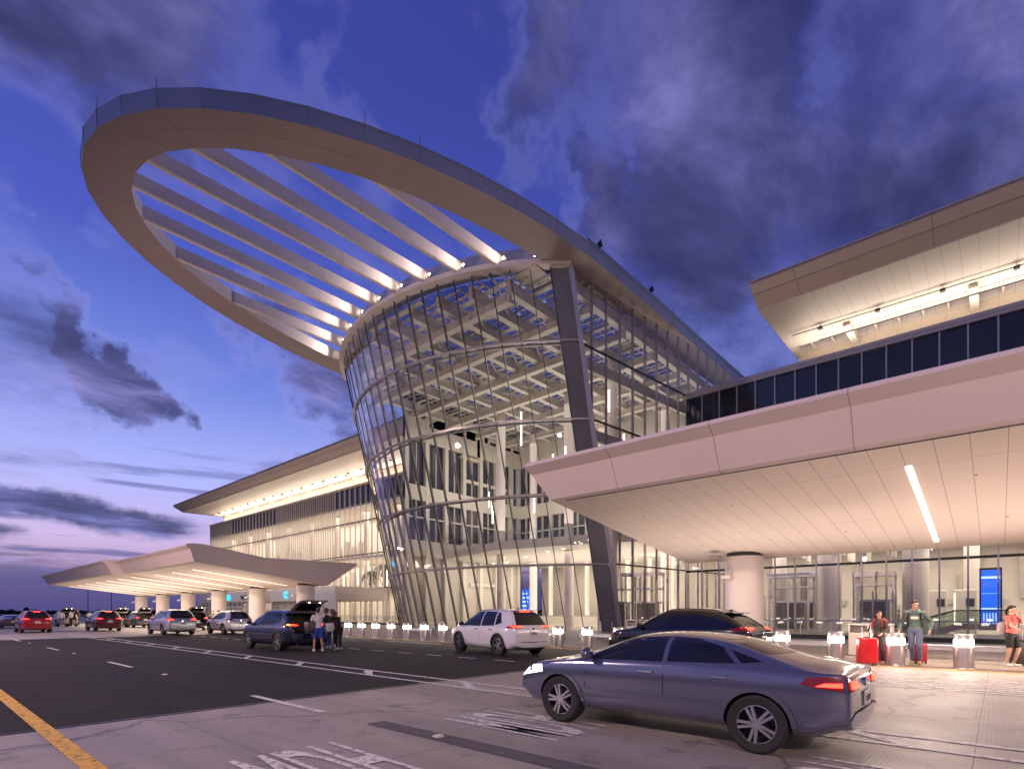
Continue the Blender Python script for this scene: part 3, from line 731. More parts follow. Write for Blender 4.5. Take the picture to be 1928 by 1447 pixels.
# lobby interior right
m = MB(); m.box(-21, 17, YF+.3, 70, -.02, .03); m.build('floor', M['ifloor'], tr)
m = MB(); m.box(-21, 17, 66, 66.4, 0, 17); m.build('back_wall', M['iwall'], tr)
m = MB(); m.box(-21, 17, YF+.4, 66, 7.6, 8.0); m.build('ceiling', M['ipale'], tr)
for (x, y, r) in ((-10.5, 51.5, .85), (-4.8, 52.5, .85), (-1.6, 57, .5), (-15.6, 56, .6), (3.5, 52, .8), (-18.6, 53, .55)):
    m = MB(); m.cyl((x, y, 0), (x, y, 7.6), r, r, 28); m.build('column', M['column'] , tr, smooth=40)
lift(-13.8, 53, 4.6, tr, 1.6); lift(-12.0, 55.6, 5.0, tr, 1.4); lift(-7.4, 52, 4.4, tr, 1.3)
for (x, y) in ((-3.7, 55), (-1.9, 54.6), (-17.3, 55)):
    m = MB(); m.rbox(x-.7, x+.7, y-.3, y+.3, 0, 3.3, .08); o = m.build('pylon', M['ipale'], tr); m = MB(); m.box(x+.05, x+.55, y-.33, y-.305, 2.0, 2.6); m.build('display', M['idark'], o)
    m = MB(); m.box(x-.66, x-.6, y-.34, y-.31, .4, 3.0); m.build('light_slot', M['pendant'], o)
rgn = random.Random(5)
m = MB()
for k in range(16):
    x = -19.5+k*1.4+rgn.uniform(-.3, .3); w = rgn.uniform(.2, .8); m.box(x, x+w, 65.6, 66, rgn.choice([0, 2.8, 3.4]), rgn.choice([2.3, 5.0, 7]))
m.build('wall_panel', M['fin'], tr)
m = MB()
for k in range(22): 
    x = -13+rgn.uniform(-.2, 9); z = rgn.uniform(5.6, 6.6); m.box(x, x+.09, 51+rgn.uniform(-.5, 4), 51.1+rgn.uniform(4, 5)-4, z, z+rgn.uniform(.5, 1.2))
m.build('ceiling_fins', M['ipale'], tr)
for k in range(4): light('AREA', 'lobby_ceiling_light', (-17.5+8.5*k, 56, 7.5), 950, (1, .88, .77), 7, 14)
# escalator behind the facade
es = thing('escalator', 'escalator with black handrails and glass sides behind the facade at right', 'escalator', (-2.5, 50.2, 0))
m = MB(); m.prism([(-6.4, -.3), (-5.2, -.3), (-2.2, .75), (.6, .75), (.6, .35), (-2.0, .35), (-4.6, -.6), (-6.4, -.6)], 'y', 49.6, 50.8); m.build('truss', M['steel'], es)
for y in (49.6, 50.75):
    m = MB(); m.prism([(-6.2, -.3), (-5.2, -.3), (-2.2, .75), (.4, .75), (.8, 1.2), (.4, 1.62), (-2.3, 1.62), (-5.4, .55)], 'y', y, y+.02); m.build('side_glass', M['rail_glass'], es)
    m = MB(); m.tube([(-6.3, y, .2), (-5.4, y, .62), (-2.3, y, 1.68), (.4, y, 1.68), (.78, y, 1.5), (.85, y, 1.2), (.6, y, .9), (.2, y, .8)], .05, 8); m.build('handrail', M['black'], es)
# information totem
sc = thing('information_screen', 'tall blue flight information screen inside the lobby at right', 'screen', (-.4, 50.6, 0))
m = MB(); m.box(-1.0, .2, 50.6, 50.75, .3, 4.65); m.build('housing', M['idark'], sc)
m = MB(); m.box(-.9, .1, 50.56, 50.59, .5, 4.5); m.build('display', M['screen'], sc)
m = MB(); m.box(-.9, .1, 50.55, 50.555, 3.9, 4.05); m.box(-.9, .1, 50.55, 50.555, 2.85, 2.87); m.box(-.9, .1, 50.55, 50.555, 1.75, 1.85); 
for q in range(5): m.box(-.8+.16*q, -.72+.16*q, 50.55, 50.555, .7, 1.5)
m.build('display_graphics', M['screenlt'], sc)
for (tx, z, h, al) in (('Bag Claim', 3.92, .17, 'CENTER'), ('MCO 24A', 3.45, .2, 'LEFT'), ('Bags', 3.25, .13, 'LEFT'), ('MCO 24A', 2.5, .2, 'LEFT'), ('Bags', 2.3, .13, 'LEFT')):
    if tx == 'Bag Claim': continue
    ftext('MCO', M['ipale'], 'display_text', h, .002, sc, (-.8, 50.548, z), (R(90), 0, 0), .9, 'LEFT') if tx[0] == 'M' else None
sc2 = thing('information_screen', 'narrow blue screen seen through the leaning rotunda glass beside a white column', 'screen', (-34.8, 41.2, 0))
m = MB(); m.box(-35.3, -34.4, 41.2, 41.3, .6, 3.8); m.build('display', M['screen'], sc2)
m = MB()
for q in range(7): m.box(-35.2, -34.6+.1*(q % 3), 41.17, 41.19, .9+.4*q, 1.08+.4*q)
m.build('display_graphics', M['screenlt'], sc2)

# ------------------------------------------------------------------ left hand wing
tl = thing('terminal_wing', 'far terminal wing left of the rotunda with closely spaced pale vertical fins', 'building', (-95, 49, 0))
YL = 49.0
gx = -138.0
for i in range(56):
    a = gx+1.524*i; b = a+1.524
    m = MB()
    for z0, z1 in ((0, 5.3), (5.3, 10.7), (10.7, 16), (16, 18.8)): m.quad((a, YL, z0), (b, YL, z0), (b, YL, z1), (a, YL, z1))
    m.build('glass_panel', M['glass2'], tl)
fx = [gx+1.524*i for i in range(57)]; fx += [gx+1.524*i+.762 for i in range(22, 36)]
fx += [gx+1.524*i+.762 for i in range(0, 8)]
for x in fx:
    m = MB(); m.box(x-.05, x+.05, YL-.24, YL-.02, 0, 21.9); m.build('fin', M['whitefin'], tl)
m = MB(); m.box(-138, -52, YL+.03, YL+.12, 18.8, 21.6); m.build('dark_window_band', M['darkpane'], tl)
m = MB()
for z in (5.3, 10.7, 16.0): m.box(-138, -52, YL-.1, YL+.05, z-.08, z+.08)
m.build('transom', M['joint'], tl)
m = MB(); m.box(-138.2, -52, YL-.3, YL+3, 21.6, 21.95); m.box(-137.5, -52, YL+2.5, YL+3, 21.9, 24.6); m.build('parapet', M['cream'], tl)
m = MB(); m.box(-138.2, -137.9, YL, YL+14, 0, 21.6); m.build('end_wall', M['cream'], tl)
wing_roof(tl, -138.5, -52)
m = MB(); m.box(-138, -52.2, 58, 58.4, 0, 19); m.build('back_wall', M['ipale'], tl)
m = MB()
for z in (5.0, 10.3, 18.6): m.box(-138, -52.2, YL+(1.5 if z < 18 else .3), 58, z, z+.4)
m.build('floor_slab', M['ipale'], tl)
m = MB()
x = -136
while x < -53:
    for z0 in (0, 5.4, 10.7):
        if rgn.random() < .7: m.box(x, x+rgn.uniform(.3, 1.3), 57.6, 58, z0+.1, z0+rgn.uniform(2.4, 4.6))
    x += rgn.uniform(1.6, 3.4)
m.build('wall_panel', M['fin'], tl)
x = -134
while x < -54:
    m = MB(); m.cyl((x, 52.5, 0), (x, 52.5, 18.6), .45, .45, 16); m.build('column', M['column'], tl, smooth=40); x += 9.1
for k in range(18):
    x = -133+4.5*k; m = MB(); m.box(x, x+.18, 56.2, 56.3, 6.2+(k % 3)*.5, 9.6); m.build('wall_light', M['pendant'], tl)
for z, e in ((4.9, 5000), (10.2, 5000), (18.4, 7000)): light('AREA', 'wing_light', (-95, 53.5, z), e, (1, .84, .70), 84, 7)
light('AREA', 'cove_light', (-95, 51.0, 22.3), 3300, (1, .84, .70), 84, .5, aim((0, -.30, 1)))
# vestibules
vs_ = thing('entrance_vestibule', 'white entrance vestibule with blue letter C under the far canopy', 'entrance', (-78, 44, 0))
m = MB(); m.box(-87.6, -68, 40, 49, 3.25, 5.15); m.box(-87.6, -87.0, 40, 48.5, 0, 3.25); m.box(-77.5, -68, 40.05, 40.4, 0, 3.25); m.build('header', M['panel'], vs_)
m = MB(); m.quad((-87, 40.2, 0), (-77.5, 40.2, 0), (-77.5, 40.2, 3.25), (-87, 40.2, 3.25)); m.build('door_glass', M['glass2'], vs_)
m = MB()
for q in range(6): m.box(-87+1.9*q-.05, -87+1.9*q+.05, 40.1, 40.25, 0, 3.25)
m.box(-87, -77.5, 40.1, 40.26, 2.4, 2.5); m.build('door_frame', M['mull'], vs_)
ftext('C', M['cyan'], 'sign_letter', 1.45, .08, vs_, (-82.2, 39.86, 3.72), (R(90), 0, 0), 1.0, bold=.04)
light('AREA', 'vestibule_light', (-82, 44, 3.2), 160, (1, .84, .62), 8, 5)
vs2 = thing('entrance_vestibule', 'farther white entrance vestibule reading Bag Claim under the far canopy', 'entrance', (-105, 44, 0))
m = MB(); m.box(-119, -92.5, 40, 49, 3.4, 5.15); m.box(-119, -118.5, 40, 48.5, 0, 3.4); m.box(-96, -92.5, 40.05, 40.4, 0, 3.4); m.build('header', M['panel'], vs2)
m = MB(); m.quad((-118, 40.2, 0), (-96, 40.2, 0), (-96, 40.2, 3.4), (-118, 40.2, 3.4)); m.build('door_glass', M['glass2'], vs2)
m = MB()
for q in range(12): m.box(-118+1.9*q-.1, -118+1.9*q+.1, 40.1, 40.25, 0, 3.4)
m.box(-118, -96, 40.1, 40.26, 2.4, 2.6); m.build('door_frame', M['ipale'], vs2)
ftext('BCB', M['cyan'], 'sign_letter', 1.3, .06, vs2, (-104.5, 39.88, 3.75), (R(90), 0, 0), .9, bold=.03)
ftext('Bag Claim', M['ink'], 'sign_text', 1.0, .03, vs2, (-97.2, 39.9, 3.85), (R(90), 0, 0), .8)
light('AREA', 'vestibule_light', (-105, 44, 3.2), 220, (1, .84, .62), 18, 5)
# palms in the atrium
def palm(x, y, h, label):
    p = thing('palm_tree', label, 'palm tree', (x, y, 5.4))
    m = MB(); m.cyl((x, y, 5.4), (x+.15, y, 5.4+h), .18, .13, 10); m.build('trunk', M['trunk'], p)
    m = MB(); r = random.Random(int(h*10))
    for k in range(22):
        a = 2*math.pi*k/22+r.uniform(-.1, .1); L = r.uniform(1.5, 2.1); up = r.uniform(-.4, 1.1); c = Vector((x+.15, y, 5.4+h)); pv = c
        for s in range(7):
            t = (s+1)/7; q = c+Vector((math.cos(a)*L*t, math.sin(a)*L*t, up*t-1.5*t*t)); d = (q-pv).normalized(); sd = d.cross(Vector((0,0,1))).normalized()
            for e in (-1, 1):
                tip = q+sd*e*.45*(1-.5*t)+Vector((0,0,-.22)); m.add([pv, q, tip], [(0,1,2)])
            pv = q
    m.build('crown', M['leaf'], p, recalc=False)
palm(-71.5, 50.6, 3.6, 'dark palm behind the wing glazing nearest the rotunda'); palm(-75.6, 50.8, 2.6, 'smaller dark palm behind the wing glazing farther from the rotunda')

# ------------------------------------------------------------------ canopies
def canopy(parent, x0, x1, dy=0.0, endcap=(True, True), strips=(), tp=(0, 0)):
    S_ = [(27.6, 5.95, 0), (19.3, 5.85, 0), (14.9+dy, 6.5, 0), (13.95+dy, 6.5, 0), (13.75+dy, 6.43, 0), (13.66+dy, 6.3, 0), (13.98+dy, 6.08, .1), (14.38+dy, 5.28, .55), (14.5+dy, 5.22, .6), (25, 3.87, .6), (27.6, 5.75, .1)]
    n = len(S_); A = [(x0+q*(1 if endcap[0] else 0), y, z) for y, z, q in S_]; B = [(x1-q*(1 if endcap[1] else 0), y, z) for y, z, q in S_]
    m = MB()
    for i in range(n):
        j = (i+1) % n
        if i == 8: continue
        m.quad(A[i], B[i], B[j], A[j])
    if endcap[0] is not None: m.add(A, [tuple(range(n))])
    if endcap[1] is not None: m.add(B, [tuple(range(n))])
    m.build('fascia', M['fascia'], parent, smooth=35)
    m = MB(); m.quad(A[8], B[8], B[9], A[9]); m.build('soffit', M['soffit'], parent)
    m = MB(); m.beam((A[8][0]+.5, A[8][1]+.06, A[8][2]-.012), (B[8][0]-.3, B[8][1]+.06, B[8][2]-.012), .06, .02); m.build('reveal', M['ink'], parent)
    for x in strips:
        def sz(y): return 5.22-(y-14.5-dy)*(5.22-3.87)/(10.5-dy)
        ya, yb = 16.0+dy*.7, 23.9
        m = MB(); m.beam((x, ya, sz(ya)-.012), (x, yb, sz(yb)-.012), .13 if x > -20 else .10, .02); m.build('strip_lamp', M['strip'] if x > -20 else M['strip_far'], parent)
cn = thing('entrance_canopy', 'large pale canopy with sloping panelled soffit over the kerb at right', 'canopy', (-5, 24, 0))
canopy(cn, -11.65, 22, 0, (True, True), (-1.6, 3.28, 8.16, 13.04, 17.9))
def col(parent, x, glow=True):
    m = MB(); m.cyl((x, 24, 0), (x, 24, 3.9), .77, .77, 48); o = m.build('column', M['column'], parent, smooth=40)
    m = MB(); m.cyl((x, 24, 3.90), (x, 24, 4.06), .70, .70, 40); m.build('column_collar', M['ink'], o, smooth=40)
    m = MB(); m.box(x-.5, x-.35, 23.18, 23.32, 3.0, 3.08); m.rbox(x-.58, x-.22, 22.95, 23.2, 2.95, 3.1, .03); m.cyl((x-.3, 23.2, 3.1), (x-.3, 23.2, 3.3), .03, .03, 8); m.build('bracket_lamp', M['ipale'], o)
for k in (-1, 0, 1): col(cn, -8.1+9.77*(k+1) if k > -1 else -8.1)
def szz(y): return 5.22-(y-14.5)*(5.22-3.87)/10.5
for (x, y) in ((-9.2, 17.3), (-6.2, 17.3), (-3.9, 21.6), (-.4, 17.3), (-6.4, 21.8), (.2, 21.4), (-9.0, 21.8)):
    m = MB(); m.cyl((x, y, szz(y)-.025), (x, y, szz(y)+.01), .02, .045, 12); m.build('sprinkler', M['fin'], cn)
m = MB(); m.rbox(-9.15, -8.75, 24.0-.62-.6, 23.2, 3.84, 3.95, .02); m.build('speaker_box', M['fin'], cn)
cl = thing('entrance_canopy', 'distant pale canopy with glowing strip lights on six columns at left', 'canopy', (-70, 24, 0))
canopy(cl, -62.5, -43.2, 0, (False, True), [-49-4.88*k for k in range(3)])
canopy(cl, -95.5, -62.5, -.95, (True, False), [-49-4.88*k for k in range(3, 10)])
for k in range(6): col(cl, -45.7-9.77*k)
gl_ = None  # row extended from a single known light, to brighten the canopy soffit
for k in range(11):
    x = -10.9+2.44*k; y = 21.3
    if gl_ is None:
        gl_ = thing('ground_uplight', 'x', 'ground light', (x, y, 0), 0, 'recessed round uplights in the pavement, row extended to light the canopy'); g_ = gl_
        m = MB(); m.lathe([(.13, 0), (.13, .012), (.10, .014)], n=24); m.build('rim', M['steel'], g_, sub=False); m = MB(); m.lathe([(.098, 0), (.098, .013)], n=24); m.build('lens', M['strip'], g_, sub=False)
    else: g_ = copy_tree(gl_)
    g_.location = (x, y, .005); g_['label'] = 'small round recessed light in the pavement, %s from the left in the row extended to light the near canopy' % ['first', 'second', 'third', 'fourth', 'fifth', 'sixth', 'seventh', 'eighth', 'ninth', 'tenth', 'eleventh'][k]
    light('SPOT', 'uplight', (x, y, .06), 195, (1, .80, .71), .1, rot=aim((0, -.12, 1)), spot=150, blend=.8)
for k in range(6): light('AREA', 'soffit_fill', (-50.5-9.77*k, 19.5, .03), 230, (1, .80, .66), 5, 4, (R(180), 0, 0))  # unseen upward area lights without fixtures, added to brighten the far soffit
light('AREA', 'canopy_light', (-1.6, 20, 4.45), 420, (1, .78, .64), .25, 7.8, aim((0, -.13, -1)))
light('AREA', 'canopy_light', (3.28, 20, 4.45), 420, (1, .78, .64), .25, 7.8, aim((0, -.13, -1)))
light('AREA', 'canopy_light', (11, 20, 4.45), 1100, (1, .78, .64), .25, 7.8, aim((0, -.13, -1)))
light('AREA', 'vestibule_fill', (-90, 27.2, 5.0), 900, (1, .84, .70), 44, .3, aim((0, 1, -.12)))  # added area light without a fixture, brightens the vestibule headers
light('AREA', 'canopy_light', (-70, 19, 4.4), 3000, (1, .80, .64), 48, 7, aim((0, 0, -1)))
# ------------------------------------------------------------------ vehicles
def interp(tab, x):
    if x <= tab[0][0]: return tab[0][1]
    for (a, p), (b, q) in zip(tab[:-1], tab[1:]):
        if x <= b: return p+(q-p)*(x-a)/(b-a)
    return tab[-1][1]
def eval_mesh(o):
    bpy.context.view_layer.update()
    dg = bpy.context.evaluated_depsgraph_get(); return bpy.data.meshes.new_from_object(o.evaluated_get(dg))
def decal(bvh, polys, proj, L, off=.006, step=.12, th=0):
    """polys: 2-D outlines wrapped on to the body by projection; proj 'side+','side-','rear','front','top'"""
    V = []; F = []
    for poly in polys:
        bm = bmesh.new()
        bm.faces.new([bm.verts.new((p[0], p[1], 0)) for p in poly])
        xs_ = [p[0] for p in poly]; ys_ = [p[1] for p in poly]
        for ax, lo, hi in ((0, min(xs_), max(xs_)), (1, min(ys_), max(ys_))):
            k = lo+step
            while k < hi-1e-3:
                co = (k, 0, 0) if ax == 0 else (0, k, 0); no = (1, 0, 0) if ax == 0 else (0, 1, 0)
                bmesh.ops.bisect_plane(bm, geom=bm.verts[:]+bm.edges[:]+bm.faces[:], plane_co=co, plane_no=no, dist=1e-5); k += step
        bmesh.ops.triangulate(bm, faces=[f for f in bm.faces if len(f.verts) > 4])
        b = len(V); bm.verts.index_update()
        for v in bm.verts:
            a, c = v.co.x, v.co.y
            if proj == 'side+': o, d = Vector((a, 4, c)), Vector((0, -1, 0))
            elif proj == 'side-': o, d = Vector((a, -4, c)), Vector((0, 1, 0))
            elif proj == 'rear': o, d = Vector((-3, a, c)), Vector((1, 0, 0))
            elif proj == 'front': o, d = Vector((L+3, a, c)), Vector((-1, 0, 0))
            else: o, d = Vector((a, c, 5)), Vector((0, 0, -1))
            h, nn, _, dist = bvh.ray_cast(o, d)
            if h is None: h, nn, _, dist = bvh.find_nearest(o+d*(4-.8 if 'side' in proj else 3.1))
            V.append(h - d*off)
        F += [tuple(b+v.index for v in f.verts) for f in bm.faces]
        bm.free()
    m = MB(); m.v = [tuple(v) for v in V]; m.f = F; m.m = [0]*len(F); return m
TYPES = {
 'suv': dict(L=4.62, W=.92, top=[(-.03,.80),(0,.98),(.08,1.06),(.30,1.40),(.48,1.60),(.75,1.655),(1.3,1.685),(1.9,1.69),(2.5,1.66),(2.9,1.57),(3.3,1.30),(3.62,1.09),(3.95,1.03),(4.35,.92),(4.55,.76),(4.62,.6)],
   belt=[(0,1.00),(3.6,.99),(4.6,.9)], wx=(.92, 3.63), wr=.372,
   sw=[[(2.13,1.05),(3.38,1.05),(3.22,1.20),(2.82,1.50),(2.55,1.57),(2.13,1.59)], [(1.22,1.08),(2.06,1.055),(2.06,1.59),(1.30,1.57)], [(.78,1.18),(1.15,1.09),(1.22,1.56),(1.02,1.52)]],
   rw=[(-.64,1.10),(.64,1.10),(.60,1.30),(.50,1.55),(-.50,1.55),(-.60,1.30)], ws=[(-.70,1.12),(.70,1.12),(.58,1.52),(-.58,1.52)],
   tail=[(0,.99),(.50,1.01),(.34,1.07),(.02,1.13)], rtail=[(.42,1.0),(.92,.98),(.92,1.13),(.60,1.09)]),
 'lux': dict(L=4.85, W=.945, top=[(-.03,.85),(0,1.02),(.10,1.12),(.40,1.35),(.78,1.55),(1.05,1.625),(1.7,1.69),(2.3,1.70),(2.75,1.65),(3.15,1.48),(3.6,1.19),(3.85,1.10),(4.2,1.05),(4.6,.93),(4.78,.78),(4.85,.6)],
   belt=[(0,1.08),(2.5,1.03),(3.8,1.0),(4.8,.9)], wx=(.98, 3.80), wr=.375,
   sw=[[(2.28,1.09),(3.52,1.06),(3.3,1.22),(2.85,1.49),(2.6,1.57),(2.28,1.59)], [(1.42,1.11),(2.21,1.09),(2.21,1.60),(1.75,1.57),(1.45,1.47),(1.18,1.33),(1.22,1.2)]],
   rw=[(-.60,1.16),(.60,1.16),(.50,1.46),(-.50,1.46)], ws=[(-.70,1.16),(.70,1.16),(.60,1.55),(-.60,1.55)],
   tail=[(0,1.01),(.62,1.03),(.40,1.12),(.05,1.17)], rtail=[(.36,1.06),(.94,.98),(.94,1.13),(.50,1.13)]),
 'van': dict(L=5.1, W=.98, top=[(-.03,.85),(0,1.02),(.06,1.14),(.22,1.50),(.40,1.68),(.8,1.74),(1.6,1.76),(2.6,1.75),(3.2,1.66),(3.6,1.48),(4.1,1.18),(4.35,1.06),(4.8,.92),(5.02,.76),(5.1,.6)],
   belt=[(0,1.05),(4.2,.98),(5,.9)], wx=(1.0, 4.08), wr=.35,
   sw=[[(2.75,1.07),(3.85,1.05),(3.55,1.32),(3.2,1.55),(2.75,1.62)], [(1.70,1.10),(2.67,1.08),(2.67,1.63),(1.74,1.62)], [(.62,1.22),(1.60,1.13),(1.64,1.61),(.75,1.58)]],
   rw=[(-.70,1.15),(.70,1.15),(.62,1.60),(-.62,1.60)], ws=[(-.72,1.12),(.72,1.12),(.62,1.58),(-.62,1.58)],
   tail=[(0,1.0),(.42,1.02),(.3,1.16),(.02,1.2)], rtail=[(.50,1.0),(.95,.98),(.95,1.2),(.62,1.15)]),
 'sedan': dict(L=4.45, W=.89, top=[(-.03,.72),(0,.90),(.06,.97),(.30,1.02),(.62,1.05),(.95,1.16),(1.32,1.265),(1.75,1.305),(2.2,1.31),(2.55,1.27),(2.95,1.11),(3.35,.955),(3.75,.91),(4.15,.80),(4.37,.66),(4.45,.52)],
   belt=[(0,.90),(1.5,.92),(3.3,.88),(4.4,.78)], wx=(.86, 3.52), wr=.325,
   sw=[[(1.98,.95),(3.10,.93),(2.95,1.0),(2.58,1.18),(2.36,1.225),(1.98,1.24)], [(1.10,.98),(1.91,.955),(1.91,1.243),(1.60,1.23),(1.28,1.15)], [(.82,1.01),(1.03,.985),(1.17,1.12)]],
   rw=[(-.58,1.08),(.58,1.08),(.48,1.23),(-.48,1.23)], ws=[(-.66,.98),(.66,.98),(.55,1.21),(-.55,1.21)],
   tail=[(0,.74),(.42,.80),(.36,.88),(.02,.90)], rtail=[(.38,.74),(.90,.74),(.90,.90),(.42,.87)]),
}
PAINT = {}
def paint(name, col, metal=.3, rough=.28):
    PAINT[name] = pm(name, col, rough, metal, var=.02, scale=1, coat=1.0); return PAINT[name]
def car(name, label, cat, typ, pmat, x, y, ang, tail='redglow', hatch=False, third=None, seams=False, head=False, plate=True, clad=True, spoiler=False, group='vehicles at the kerb', indicator=False, lvl=2):
    """x,y = centre of the rear edge; front points along world -X turned by ang"""
    T = TYPES[typ]; L, W = T['L'], T['W']
    st = sorted(set([-.03, 0, .05, .14, .3, .48, .75, 1.0, 1.3, 1.7, 2.1, 2.5, 2.8, 3.1, 3.4, 3.65, 3.9, 4.2]+[q for q in (L-.7, L-.45, L-.25, L-.12, L-.04, L)]))
    st = [s for s in st if s <= L]
    bm = bmesh.new(); rings = []
    for s in st:
        w = W
        if s < .55: w *= 1-.16*(1-max(0, s)/.55)**2.2
        if s > L-.85: w *= 1-.30*((s-(L-.85))/.85)**2.2
        zt = interp(T['top'], s); zb = interp(T['belt'], s); belt = min(zb, zt-.07)
        tt = max(0, min(1, (zt-zb)/.6)); wr = w*(.95-.24*tt); low = .20+(.10 if s < .15 or s > L-.2 else 0)
        if s == -.03 or s == L: low += .06; w *= .95; wr *= .95
        pts = [(0, low), (.70*w, low), (.955*w, low+.07), (1.0*w, min(.5, belt-.1)), (1.0*w, min(.75, belt-.05)), (.975*w, belt), (.935*w if tt > .1 else wr, belt+.03 if tt > .1 else zt-.04),
               (wr, zt-.085 if tt > .1 else zt-.028), (.62*wr, zt-.018), (0, zt)]
        r = [bm.verts.new((s, a, b)) for a, b in pts] + [bm.verts.new((s, -a, b)) for a, b in pts[-2:0:-1]]
        rings.append(r)
    n = len(rings[0])
    for a, b in zip(rings[:-1], rings[1:]):
        for i in range(n): bm.faces.new((a[i], a[(i+1)%n], b[(i+1)%n], b[i]))
    bm.faces.new(rings[0]); bm.faces.new(rings[-1][::-1])
    bmesh.ops.recalc_face_normals(bm, faces=bm.faces)
    me = bpy.data.meshes.new('t'); bm.to_mesh(me); bm.free()
    t0 = bpy.data.objects.new('t', me); COL.objects.link(t0)
    md = t0.modifiers.new('s', 'SUBSURF'); md.levels = lvl; md.render_levels = lvl
    me1 = eval_mesh(t0)
    # cut the wheel wells and, where the boot is open, the load space
    cm = MB(); wr = T['wr']
    for wx in T['wx']:
        for sd in (-1, 1): cm.cyl((wx, sd*(W-.34), wr), (wx, sd*(W+.3), wr), wr+.055, wr+.055, 36)
    if hatch: cm.rbox(-.5, 1.15, -W*.73, W*.73, .72, 1.50, .08)
    cme = bpy.data.meshes.new('c'); cme.from_pydata(cm.v, [], cm.f)
    bm = bmesh.new(); bm.from_mesh(cme); bmesh.ops.recalc_face_normals(bm, faces=bm.faces); bm.to_mesh(cme); bm.free()
    cme.materials.append(M['black']); me1.materials.clear(); me1.materials.append(pmat)
    c0 = bpy.data.objects.new('c', cme); COL.objects.link(c0)
    t1 = bpy.data.objects.new('t1', me1); COL.objects.link(t1)
    bo = t1.modifiers.new('b', 'BOOLEAN'); bo.operation = 'DIFFERENCE'; bo.object = c0; bo.solver = 'EXACT'; bo.material_mode = 'TRANSFER'
    me2 = eval_mesh(t1)
    for o in (t0, c0, t1): bpy.data.objects.remove(o)
    bm = bmesh.new(); bm.from_mesh(me1); bvh = BVHTree.FromBMesh(bm); bm.free()
    root = thing(name, label, cat, (x, y, 0), R(180)-R(ang), group)
    me2.name = 'body'; me2.shade_smooth(); me2.set_sharp_from_angle(angle=R(38))
    body = bpy.data.objects.new('body', me2); COL.objects.link(body); body.parent = root
    def part(m, nm, mat, par=None, smooth=None): return m.build(nm, mat, par or root, smooth=smooth, sub=False)
    part(decal(bvh, [T['ws']], 'front', L, .01, .06), 'windscreen', M['cglass'], smooth=40)
    if not hatch: part(decal(bvh, [T['rw']], 'rear', L, .01, .05), 'rear_window', M['cglass'], smooth=40)
    for sg, pr in ((1, 'side+'), (-1, 'side-')):
        for k, w_ in enumerate(T['sw']):
            wo = part(decal(bvh, [w_], pr, L, .011, .06), 'side_window', M['cglass'], smooth=40)
        if seams:
            sl = []
            z0 = .38
            for xx in (T['sw'][0][0][0]-.035, T['sw'][0][1][0]-.02): sl.append([(xx-.006, z0), (xx+.006, z0), (xx+.006, .9 if typ == 'sedan' else 1.0), (xx-.006, .9 if typ == 'sedan' else 1.0)])
            part(decal(bvh, sl, pr, L, .003, .2), 'door_seam', M['joint'])
        xh = [T['sw'][0][0][0]+.10, T['sw'][1][0][0]+.06]; hm = MB(); zh = .80 if typ == 'sedan' else .92
        for q in xh: hm.rbox(q, q+.19, sg*W*.995-.012, sg*W*.995+.022, zh, zh+.028, .008)
        for q in range(2):
            h1 = MB(); h1.rbox(xh[q], xh[q]+.19, sg*W*.995-.012, sg*W*.995+.022, zh, zh+.028, .008); part(h1, 'door_handle', pmat if not seams else M['chrome'])
        # mirror
        mx = T['sw'][0][1][0]-.10; mz = T['sw'][0][1][1]+.03
        mm = MB(); mm.ell((mx, sg*(W+.06), mz+.04), (.07, .115, .085), n=12); mm.cyl((mx, sg*(W*.86), mz-.01), (mx, sg*(W), mz+.02), .03, .03, 8); part(mm, 'mirror', M['black'] if typ != 'sedan' else pmat, smooth=60)
        if clad:
            cmn = MB(); w0, w1 = T['wx']; c0_ = W+.004
            # sill cladding and arch lips
            part(decal(bvh, [[(w0+wr+.06, .235), (w1-wr-.06, .235), (w1-wr-.06, .35), (w0+wr+.06, .35)]], pr, L, .012, .3), 'sill', M['black'])
        for wx in T['wx']:
            am = MB(); k = 18
            for i in range(k):
                a0 = math.pi*(-.06+1.12*i/k); a1 = math.pi*(-.06+1.12*(i+1)/k)
                P = []
                for a in (a0, a1):
                    for rr in (wr+.03, wr+.085):
                        px_, pz_ = wx+rr*math.cos(a), wr+rr*math.sin(a)
                        h, nn, _, _ = bvh.ray_cast(Vector((px_, sg*4, pz_)), Vector((0, -sg, 0)))
                        yy = h.y if h and abs(h.y) > W*.8 else sg*W*.95
                        P.append((px_, yy+sg*.012, pz_))
                am.quad(P[0], P[1], P[3], P[2])
            part(am, 'wheel_arch', M['black'] if clad else pmat, smooth=60)
            # wheel
            wy = sg*(W-.125)
            wm = MB(); rp = [(wr*.66, -.1), (wr*.90, -.112), (wr*.985, -.095), (wr, -.05), (wr, .05), (wr*.985, .095), (wr*.90, .112), (wr*.66, .1)]
            vs = []; nn_ = 32
            for (r_, o_) in rp:
                for i in range(nn_):
                    a = 2*math.pi*i/nn_; vs.append((wx+r_*math.cos(a), wy+o_*sg, wr+r_*math.sin(a)))
            fs = [(k_*nn_+i, k_*nn_+(i+1)%nn_, ((k_+1)%len(rp))*nn_+(i+1)%nn_, ((k_+1)%len(rp))*nn_+i) for k_ in range(len(rp)) for i in range(nn_)]
            wm.add(vs, fs); wo = part(wm, 'wheel', M['rubber'], smooth=40)
            rm = MB(); yo = wy+sg*.085
            rm.cyl((wx, wy-sg*.05, wr), (wx, wy-sg*.02, wr), wr*.67, wr*.67, 28, 1)
